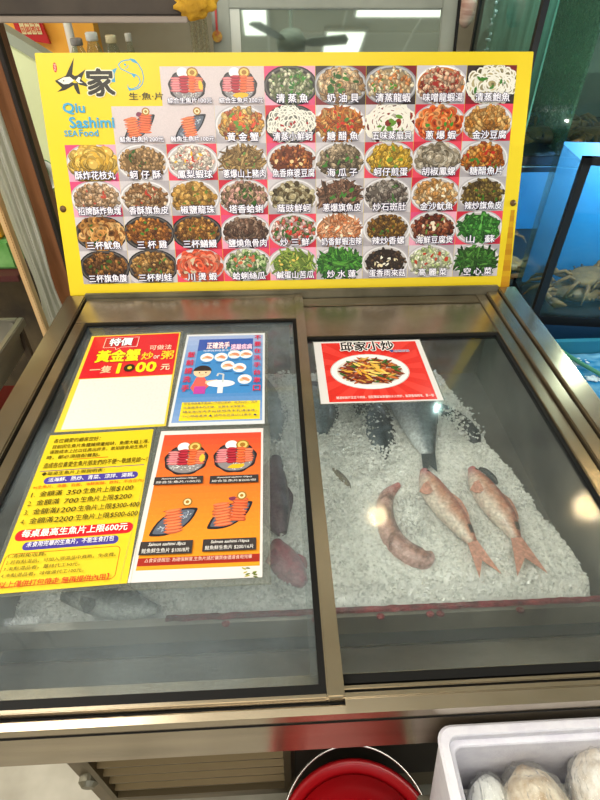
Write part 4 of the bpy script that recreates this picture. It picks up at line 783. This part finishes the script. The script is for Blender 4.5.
# green package on a dark shelf, far left
y = 1.75; q = on_y(0, 270, y)
tag(link('rust_shelf', box(B(), q.x-.3, on_y(23, 270, y).x, y-.05, y+.2, q.z-.022, q.z, .002), mat('rust_paint', '#4a1c18', .6)), 'dark rusty shelf end beside the pale wooden post', 'shelf')
pk = empty('food_package', (q.x, y, q.z), 'green and yellow plastic package on the rusty shelf at the far left', 'package')
xr = on_y(16, 262, y).x; ztop = on_y(3, 222, y).z
b = B(); box(b, xr-.35, xr, y, y+.1, q.z, q.z+.62*(ztop-q.z), .01); link('green_bag', b, mat('green_film', '#4d8a3e', .3, 0, '#7fb06a', 12), pk)
b = B(); box(b, xr-.35, xr-.02, y, y+.09, q.z+.62*(ztop-q.z), ztop, .01); link('yellow_top', b, mat('yellow_film', '#d8a41c', .3, 0, '#c88c14', 12), pk)
# sink
zt = .66; e0 = on_z(24, 317, zt); e1 = on_z(0, 336, zt)
sk = empty('steel_sink', (e0.x-.25, e0.y-.1, 0), 'small steel sink table on brown legs at the left of the freezer', 'sink')
xr, yb = e0.x, e0.y; yf = yb-.34; xl = xr-.55
b = B(); box(b, xr-.02, xr, yf, yb, zt-.03, zt, .003); box(b, xl, xr-.02, yf, yf+.02, zt-.03, zt, .003); box(b, xl, xr-.02, yb-.02, yb, zt-.03, zt, .003); box(b, xl, xl+.02, yf+.02, yb-.02, zt-.03, zt); link('rim', b, mat('sink_steel', '#8d897c', .35, .6), sk)
b = B(); rings = [[b.verts.new((x, y2, z)) for x, y2 in rrect(xl+.02+d, xr-.02-d, yf+.02+d, yb-.02-d, .03)] for d, z in ((0, zt-.006), (.01, zt-.1), (.05, zt-.13), (.045, zt-.14), (.0, zt-.11), (-.005, zt-.03))]
n = len(rings[0])
for i in range(5):
    for k in range(n): b.faces.new((rings[i][k], rings[i][(k+1) % n], rings[i+1][(k+1) % n], rings[i+1][k]))
b.faces.new(rings[2]); link('basin', b, MATS['sink_steel'], sk, True)
for x, y2, c in ((xr-.02, yb-.02, 0), (xr-.02, yf+.02, 1), (xl+.02, yb-.02, 0), (xl+.02, yf+.02, 0)):
    b = B(); box(b, x-.01, x+.01, y2-.01, y2+.01, 0, zt-.03); link('leg', b, mat('brown_leg', '#54473a', .5, .3), sk)
b = B(); box(b, xl+.03, xr-.03, yb-.03, yb-.018, .2, .22); link('rung', b, MATS['brown_leg'], sk)
c0 = on_z(8, 400, .35)
ct = empty('red_stool', (c0.x-.12, c0.y, 0), 'small red plastic stool under the steel sink', 'stool')
b = B(); box(b, c0.x-.25, c0.x-.0, c0.y-.12, c0.y+.12, .30, .33, .01); link('stool_top', b, mat('stool_red', '#8a2a20', .5), ct)
for sx in (-.235, -.015):
    for sy in (-.105, .105): b = B(); prism(b, [(c0.x+sx-.012, 0), (c0.x+sx+.012, 0), (c0.x+sx+.01, .3), (c0.x+sx-.01, .3)], 'y', c0.y+sy-.01, c0.y+sy+.01); link('leg', b, MATS['stool_red'], ct)

# ================================================================== PANE BEHIND THE BOARD, FAN AND CEILING LIGHTS
th = radians(14); PO = Vector((0, 1.60, 1.30)); PM = Matrix(((1, 0, 0, 0), (0, sin(th), -cos(th), PO.y), (0, cos(th), sin(th), PO.z), (0, 0, 0, 1)))
PN = PM.to_3x3() @ Vector((0, 0, 1)); PMI = PM.inverted()
def puv(px, py): q = PMI @ on(px, py, PO, PN); return q.x, q.y
def bounce(px, py, z):
    h = on(px, py, PO, PN); r = (h-EYE).normalized(); r = r-2*r.dot(PN)*PN; return h+r*((z-h.z)/r.z)
xl, xg0, xg1, xr = puv(213, 30)[0], puv(231, 30)[0], puv(439, 30)[0], puv(456, 30)[0]; vt = puv(335, 10)[1]
mp = empty('mirror_pane', PO, 'large glass pane in a pale grey metal frame behind the board, mirroring the ceiling', 'mirror')
b = B(); box(b, xg0, xg1, -.35, vt, 0, .006, 0, PM); link('glass_pane', b, mat('mirroring_glass', '#b3bdb0', .03, .92, '#aab5aa', 3), mp)
b = B(); box(b, xl, xg0, -.35, vt+.16, -.01, .014, .002, PM); box(b, xg1, xr-.006, -.35, vt+.16, -.01, .014, .002, PM); box(b, xg0, xg1, vt, vt+.16, -.01, .014, .002, PM); link('pane_frame', b, mat('pale_frame', '#8f9388', .45, .3, '#7e8278', 8), mp)
b = B(); box(b, xr-.006, xr, -.35, vt+.16, -.01, .02, 0, PM); link('black_seal', b, BLACK, mp)
b = B(); box(b, xg0+.0, xg0+.024, -.35, vt, .006, .011, 0, PM); link('inner_bead', b, mat('white_bead', '#c8ccc2', .4), mp)
# thermometer on the frame
u, v = puv(218, 38); tm = empty('thermometer', PM @ Vector((u, v, .014)), 'thin red thermometer with a yellow round dial on the pane frame', 'thermometer')
b = B(); box(b, u-.0025, u+.0025, v, v+.1, .0145, .019, 0, PM); link('red_stem', b, mat('therm_red', '#b0201c', .4), tm)
b = B(); lathe(b, [(.011, 0), (.013, .001), (.013, .005), (.004, .006)], (0, 0, 0), 10)
for q in b.verts: q.co = PM @ Vector((q.co.x+u, q.co.y+v, q.co.z+.019))
link('dial', b, mat('dial_yellow', '#c8a01c', .4, 0, '#a8481c', 90), tm)
# ceiling fan (seen in the pane) and lights
EM = mat('fluorescent_panel', '#f4f6ee', .5, emit=3.2)
def ceil_light(cx, cy, wx, wy, lab, group=None, m=None):
    t = empty('ceiling_light', (cx, cy, 2.87), lab, 'ceiling light', group)
    b = B(); box(b, cx-wx/2-.03, cx+wx/2+.03, cy-wy/2-.03, cy+wy/2+.03, 2.875, 2.9, .003); link('housing', b, mat('light_housing', '#e0e0d8', .5), t)
    b = B(); box(b, cx-wx/2, cx+wx/2, cy-wy/2, cy+wy/2, 2.865, 2.876, .002); link('diffuser', b, m or EM, t)
f1 = bounce(291, 41, 2.55)
fa = empty('ceiling_fan', (f1.x, f1.y, 2.9), 'grey ceiling fan reflected in the pane behind the board', 'fan'); GF = mat('fan_grey', '#66726b', .5, .2)
b = B(); lathe(b, [(.05, 2.86), (.06, 2.9)], (f1.x, f1.y, 0), 16); tube(b, [(f1.x, f1.y, 2.6), (f1.x, f1.y, 2.88)], .014, 10); link('down_rod', b, GF, fa)
b = B(); lathe(b, [(.03, 2.47), (.1, 2.49), (.11, 2.55), (.08, 2.6), (.02, 2.62)], (f1.x, f1.y, 0), 24); link('motor', b, GF, fa, True)
for k in range(3):
    b = B(); M = Matrix.Translation((f1.x, f1.y, 2.53)) @ Matrix.Rotation(radians(10+120*k), 4, 'Z') @ Matrix.Rotation(radians(10), 4, 'X'); prism(b, [(.09, -.025), (.16, -.05), (.4, -.055), (.42, 0), (.4, .055), (.16, .05), (.09, .025)], 'z', -.003, .003)
    for v in b.verts: v.co = M @ v.co
    link('blade', b, GF, fa)
q = bounce(255, 22, 2.87); ceil_light(q.x, q.y, .18, .45, 'short square ceiling light left of the fan, reflected in the pane')
q = bounce(420, 13, 2.87); ceil_light(q.x, q.y, 1.0, .12, 'long fluorescent ceiling light reflected at the top right of the pane')
q = bounce(343, 44, 2.87); ceil_light(q.x, q.y, .32, .4, 'large square ceiling light reflected low in the pane beside the fan')
ceil_light(-.3, -.5, 1.3, .5, 'broad ceiling light panel over the customers')
for (pa, pb), lab in ((((333, 599), (380, 596)), 'short tube light hanging over the middle, its streak shows on the right glass'), (((6, 623), (38, 620)), 'short tube light at the left, its streak shows low on the left glass')):
    q = []
    for p_ in (pa, pb): h = on_z(*p_, .88); d = h-EYE; d.z *= -1; q.append(h+d*((2.6-.88)/d.z))
    t = empty('tube_light', ((q[0]+q[1])/2), lab, 'ceiling light')
    link('tube', tube(B(), q, .016, 12), EM, t)
    b = B()
    for q_ in q: tube(b, [q_+Vector((0, 0, .01)), (q_.x, q_.y, 2.9)], .005, 8)
    link('hanger', b, STEELD, t)
    yq = (q[0].y+q[1].y)/2; link('tube_fitting', box(B(), q[0].x-.02, q[1].x+.02, yq-.02, yq+.02, 2.62, 2.65), mat('light_housing'), t)
WRM = mat('warm_bulb', '#ffdf9c', .4, emit=24)
def spot(px, py, zg, r, lab, power):
    h = on_z(px, py, zg); d = h-EYE; d.z *= -1; zl = 2.3; p = h+d*((zl-zg)/d.z)
    t = empty('pendant_lamp', (p.x, p.y, 2.9), lab, 'lamp', None)
    b = B(); tube(b, [(p.x, p.y, zl+.1), (p.x, p.y, 2.9)], .005, 8); link('cord', b, BLACK, t)
    b = B(); lathe(b, [(.012, .03), (.02, r*.9+.03), (.02, .13), (.008, .15)], (p.x, p.y, zl), 24); link('lamp_socket', b, BLACK, t, True)
    b = B(); bmesh.ops.create_uvsphere(b, u_segments=20, v_segments=12, radius=r, matrix=Matrix.Translation((p.x, p.y, zl+.03))); link('bulb', b, WRM, t, True)
    l = bpy.data.lights.new('bulb_light', 'POINT'); l.energy = power; l.color = (1, .78, .5); l.shadow_soft_size = r*1.04; lo = bpy.data.objects.new('bulb_light', l); lo.location = (p.x, p.y, zl+.03); C.objects.link(lo)
spot(378, 512, .8705, .036, 'bare warm bulb lamp whose glare shows on the right glass over the ice', 14)
spot(590, 503, .8705, .055, 'larger warm bulb lamp whose glare shows at the right edge of the glass', 20)

# ================================================================== TANKS ON THE RIGHT
BF = mat('black_tank_frame', '#15171a', .35)
def tank(name, label, ox, oy, rz, W, D, z0, z1, back, floorm, post=.018, bar=.028, divs=(), lamp=22, opentop=False, lcol=(1, .95, .85)):
    t = empty(name, (ox, oy, z0), label, 'fish tank'); M = Matrix.Translation((ox, oy, 0)) @ Matrix.Rotation(rz, 4, 'Z')
    b = B()
    for x in (0, W-post):
        for y in ((0, D-post) if D > .3 else (0,)): box(b, x, x+post, y, y+post, z0, z1, 0, M)
    for z in (z0, z1-bar*.6):
        h = bar if z == z0 else bar*.6; box(b, 0, W, 0, post, z, z+h, 0, M)
        if not (opentop and z != z0): box(b, 0, W, D-post, D, z, z+h, 0, M); box(b, 0, post, 0, D, z, z+h, 0, M); box(b, W-post, W, 0, D, z, z+h, 0, M)
    link('tank_frame', b, BF, t)
    b = B(); box(b, post, W-post, .004, .01, z0+bar, z1-bar*.6, 0, M); box(b, .004, .01, post, D-post, z0+bar, z1-bar*.6, 0, M); box(b, W-.01, W-.004, post, D-post, z0+bar, z1-bar*.6, 0, M); link('glass_pane', b, TANKG, t)
    if lamp and not opentop: link('light_block_lid', box(B(), 0, W, 0, D, z1, z1+.003, 0, M), mat('lid_teal', '#6f9aa6', .4), t)  # added lid, stops the fill points below from lighting the tank above
    for k in ((.25, .75) if lamp else ()):
        l = bpy.data.lights.new('tank_fill_light', 'POINT'); l.energy = lamp/2; l.color = lcol; l.shadow_soft_size = 0  # added fill points to brighten the tank inside, no fitting modelled
        lo = bpy.data.objects.new('tank_fill_light', l); lo.location = M @ Vector((W*k, post+.03, z1-bar-.012)); C.objects.link(lo)
    b = B(); box(b, post, W-post, D-post-.004, D-post, z0+bar, z1-bar*.6, 0, M); link('back_panel', b, back, t)
    b = B(); box(b, post*.8, W-post*.8, post*.8, D-post*.8, z0+.003, z0+bar*.85, 0, M); link('tank_floor', b, floorm, t)
    for dx in divs: b = B(); box(b, dx, dx+.008, .012, D-.03, z0+bar, z1-bar, 0, M); link('divider', b, glass('divider_glass_%d' % int(dx*1000), '#c4dcc8', .5, '#8fae94', 10, body=.35), t)
    return t, M
BLU = mat('blue_back', '#1c8ade', .5, 0, '#1872c0', 3); MUR = mat('murky_back', '#4c5a54', .5, 0, '#8a9484', 2.2); DKF = mat('dark_tank_floor', '#1c1f22', .5)
c = on_y(531, 318, 1.30)
LTX, LTZ = c.x, c.z; LR = radians(-8); UY = 1.58
c = on_y(526, 158, UY); UX = on_y(547, 0, UY).x-.008; UZ = c.z-.02
LT1 = on_y(584, 158, 1.30).z
lt_, LMx = tank('fish_tank', 'black-framed lower crab tank in front, with a bright blue back and black corner post', LTX, 1.30, LR, .85, .24, LTZ-.02, LT1, BLU, DKF, .02, .028, lamp=12, opentop=True)
ut, UMx = tank('fish_tank', 'murky green upper crab tank with an aqua left side above the blue ones', UX, UY, 0, 1.1, .5, UZ, 1.75, MUR, DKF, .016, .024, (on_y(569, 130, UY).x-UX,), 0, True)
for yy_ in (.15, .35):
    l = bpy.data.lights.new('side_fill_light', 'POINT'); l.energy = 2.2; l.color = (.9, 1, .97); l.shadow_soft_size = 0; lo = bpy.data.objects.new('side_fill_light', l); lo.location = (UX+.03, UY+yy_, 1.70); C.objects.link(lo)  # added fill points behind the glass to brighten the aqua side
b = B(); box(b, .045, .05, .02, .47, UZ+.025, 1.735, 0, UMx); link('side_panel', b, mat('aqua_back', '#9ad6c4', .5, 0, '#6aa898', 5, (1, 6, 1)), ut)
rt_, RMx = tank('fish_tank', 'rear blue crab tank half hidden behind the right edge of the menu board', UX, UY, 0, 1.0, .5, .70, UZ-.006, BLU, DKF, .016, .024, (), 16)
b = B()
for _ in range(40): bmesh.ops.create_icosphere(b, subdivisions=1, radius=R.uniform(.003, .006), matrix=Matrix.Translation((UX+.03+R.uniform(-.006, .006), 2.0+R.uniform(-.01, .01), R.uniform(1.2, 1.6))))
tag(link('air_bubbles', b, mat('air_bubble', '#f4fbff', .1), None, True), 'string of white air bubbles rising behind the aqua left side of the upper tank', 'bubbles', kind='stuff')
struct('wall_right_rear', box(B(), 1.0, 3, 2.6, 2.7, 0, 2.9), mat('dark_rear', '#3c463f', .8, 0, '#566056', 3))
q = on_y(466, 18, 1.95); b = B(); bmesh.ops.create_uvsphere(b, u_segments=20, v_segments=12, radius=.035, matrix=Matrix.Translation((q.x, 1.95, q.z+.02)) @ Matrix.Diagonal((.7, 1, 1.3, 1)))
tag(link('paper_lantern', b, mat('lantern_paper', '#e4cfc0', .6, 0, '#b48c80', 9, (1, 1, 8)), None, True), 'small cream and pink round ornament between the mirror pane and the aqua tank', 'ornament')
# stand below the lower tank
b = B(); box(b, 0, .85, 0, .24, 0, LTZ-.02, 0, LMx); tag(link('tank_stand', b, mat('stand_blue', '#123a5c', .5)), 'dark blue stand beneath the front crab tank', 'stand')
b = B(); box(b, 0, 1.0, 0, .5, 0, .70, 0, RMx); tag(link('tank_stand', b, mat('stand_blue')), 'dark blue stand beneath the rear crab tank behind the menu board', 'stand')
# blue holding tub
tb = empty('holding_tub', (.95, .7, 0), 'blue holding tub of frothy water between the freezer and the crab tank', 'tub')
tx0, tx1, ty0, ty1 = .668, 1.25, .30, 1.22; TB = mat('tub_blue', '#1d6f96', .4, 0, '#2a8098', 4)
b = B(); rings = []
for d, z in ((.0, 0), (0, .735), (-.004, .74), (.012, .74), (.014, .1)): rings.append([b.verts.new((x, y, z)) for x, y in rrect(tx0+d, tx1-d, ty0+d, ty1-d, .05)])
n = len(rings[0])
for i in range(4):
    for k in range(n): b.faces.new((rings[i][k], rings[i][(k+1) % n], rings[i+1][(k+1) % n], rings[i+1][k]))
b.faces.new(rings[0][::-1]); b.faces.new(rings[-1]); link('tub_shell', b, TB, tb)
wm = mat('frothy_water', '#2a7fb4', .1, 0, '#8cc8e6', 14, (1, 2.5, 1), .5, 22, lo=.4, hi=.75)
b = B(); nx = 60; G = [[b.verts.new((tx0+.015+(tx1-tx0-.03)*i/nx, ty0+.015+(ty1-ty0-.03)*j/nx, .70+.006*noise.noise(Vector((i*.22, j*.22, 0))))) for i in range(nx+1)] for j in range(nx+1)]
for j in range(nx):
    for i in range(nx): b.faces.new((G[j][i], G[j][i+1], G[j+1][i+1], G[j+1][i]))
tag(link('tub_water', b, wm, None, True), 'dark blue rippling water filling the holding tub', 'water', kind='stuff')
b = B()
for cx, cy, n, s in ((560, 330, 160, 9), (590, 330, 260, 12), (575, 362, 60, 5), (592, 378, 50, 4)):
    for _ in range(n):
        q = on_z(cx+R.gauss(0, s), cy+R.gauss(0, s*.32), .705)
        if tx0+.02 < q.x < tx1-.02 and ty0+.02 < q.y < ty1-.02: bmesh.ops.create_icosphere(b, subdivisions=1, radius=R.uniform(.0015, .005), matrix=Matrix.Translation((q.x, q.y, .703)) @ Matrix.Diagonal((1.6, 1, .5, 1)))
tag(link('foam', b, mat('white_foam_bubbles', '#cfe6f4', .3), None, True), 'white froth floating on the water of the blue tub', 'foam', kind='stuff')
b = B(); P = [on_z(*p, .712) for p in ((556, 347), (566, 354), (582, 364), (600, 374), (640, 395))]; tube(b, P, .006, 10)
tag(link('green_hose', b, mat('green_hose', '#3f8a6c', .35), None, True), 'green hose lying across the water of the blue tub', 'hose')

# crabs ---------------------------------------------------------------
def crab_proto():
    t = empty('crab', (0, 0, 0), 'crab', 'crab'); S = lin('#84683f'); S2 = lin('#4c3d2a')
    b = B(); bmesh.ops.create_icosphere(b, subdivisions=4, radius=1)
    for v in b.verts:
        x, y, z = v.co; v.co = Vector((x*.062*(1-.15*max(0, -y)), y*.042, z*.018*(1+.2*noise.noise(v.co*4))+.02))
    for k in range(5):
        for s in (-1, 1): prism(b, [(s*(.02+k*.009), .036-k*.0045), (s*(.028+k*.009), .033-k*.0045), (s*(.026+k*.010), .046-k*.005)], 'z', .018, .022)
    o = link('carapace', b, CRABM, t, True); colour_attr(o, lambda co: mixc(S2, S, noise.noise(co*60)*.8+.6))
    for s in (-1, 1):
        for k in range(4):
            a0 = radians(-35+k*24); b = B(); p0 = Vector((s*.045*cos(a0), -.034*sin(a0)-.006, .018)); d = Vector((s*cos(a0), -sin(a0), 0))
            tube(b, [p0, p0+d*.03+Vector((0, 0, .016)), p0+d*.055+Vector((0, 0, .006)), p0+d*.072+Vector((0, 0, -.014))], [.006, .0052, .004, .0014], 8)
            o = link('leg', b, CRABM, t, True); colour_attr(o, lambda co: lin('#7c5c33'))
        b = B(); p0 = Vector((s*.045, .022, .018)); tube(b, [p0, p0+Vector((s*.028, .02, .006)), p0+Vector((s*.02, .045, .006))], [.007, .008, .0075], 8)
        q = p0+Vector((s*.02, .045, .006)); tube(b, [q, q+Vector((-s*.01, .015, 0)), q+Vector((-s*.03, .02, 0))], [.009, .011, .002], 8); tube(b, [q+Vector((-s*.004, .006, 0)), q+Vector((-s*.02, .008, -.001)), q+Vector((-s*.03, .015, 0))], [.006, .005, .001], 8)
        o = link('claw', b, CRABM, t, True); colour_attr(o, lambda co: lin('#8a673c'))
    for s in (-1, 1):
        b = B(); tube(b, [(s*.012, .038, .022), (s*.014, .044, .03)], [.0018, .0025], 8); o = link('eye_stalk', b, CRABM, t, True); colour_attr(o, lambda co: lin('#2a2018'))
    return t
proto = crab_proto(); kids = [o for o in C.objects if o.parent is proto]; first = True
def put_crab(p, rz, s, label, group, tx=0):
    global first
    if first: t = proto; first = False
    else:
        t = proto.copy(); C.objects.link(t)
        for k in kids: d = k.copy(); C.objects.link(d); d.parent = t
    t.location = p; t.rotation_euler = (tx, 0, rz); t.scale = (s, s, s); t['label'] = label; t['group'] = group
zf = LTZ+.008; G1 = 'crabs in the lower blue tank'; G2 = 'crabs in the upper murky tank'
for u, v, dz, rz, s, lab in ((.13, .10, 0, 2.9, 1.3, 'big tan crab right beside the black corner post of the blue tank'), (.17, .13, .035, .4, 1.2, 'brown crab half under another, behind the corner post of the blue tank'), (.31, .09, 0, 2.2, 1.15, 'pale crab in front at the right end of the blue tank'), (.28, .13, .035, 3.4, 1.2, 'grey-brown crab heaped on top in the middle of the blue tank'), (.46, .10, 0, 1.0, 1.2, 'crab at the right frame edge of the blue tank')):
    p = LMx @ Vector((u+.02, v+.02, zf+dz)); put_crab(p, rz, s, lab, G1, .12 if dz else 0)
for u, v, rz, lab in ((.14, .12, 2.5, 'dim grey crab in the rear blue tank beside the board'), (.16, .33, .6, 'dim crab deeper inside the rear blue tank')): put_crab(RMx @ Vector((u, v, .726)), rz, 1.25, lab, 'crabs in the rear blue tank')
zf = UZ+.024
for u, v, dz, rz, s, lab in ((.15, .13, 0, 2.8, 1.3, 'pale tan crab nearest the menu board in the upper murky tank'), (.29, .12, .0, .5, 1.25, 'orange-brown crab at the middle of the upper murky tank'), (.40, .12, 0, 3.6, 1.2, 'crab at the far right of the upper murky tank'), (.16, .29, .02, 1.4, 1, 'crab in the rear row of the upper murky tank, left one'), (.26, .28, .02, 2.3, 1, 'crab in the rear row of the upper murky tank, right one')):
    put_crab(UMx @ Vector((u+.02, v, zf+dz)), rz, s, lab, G2)
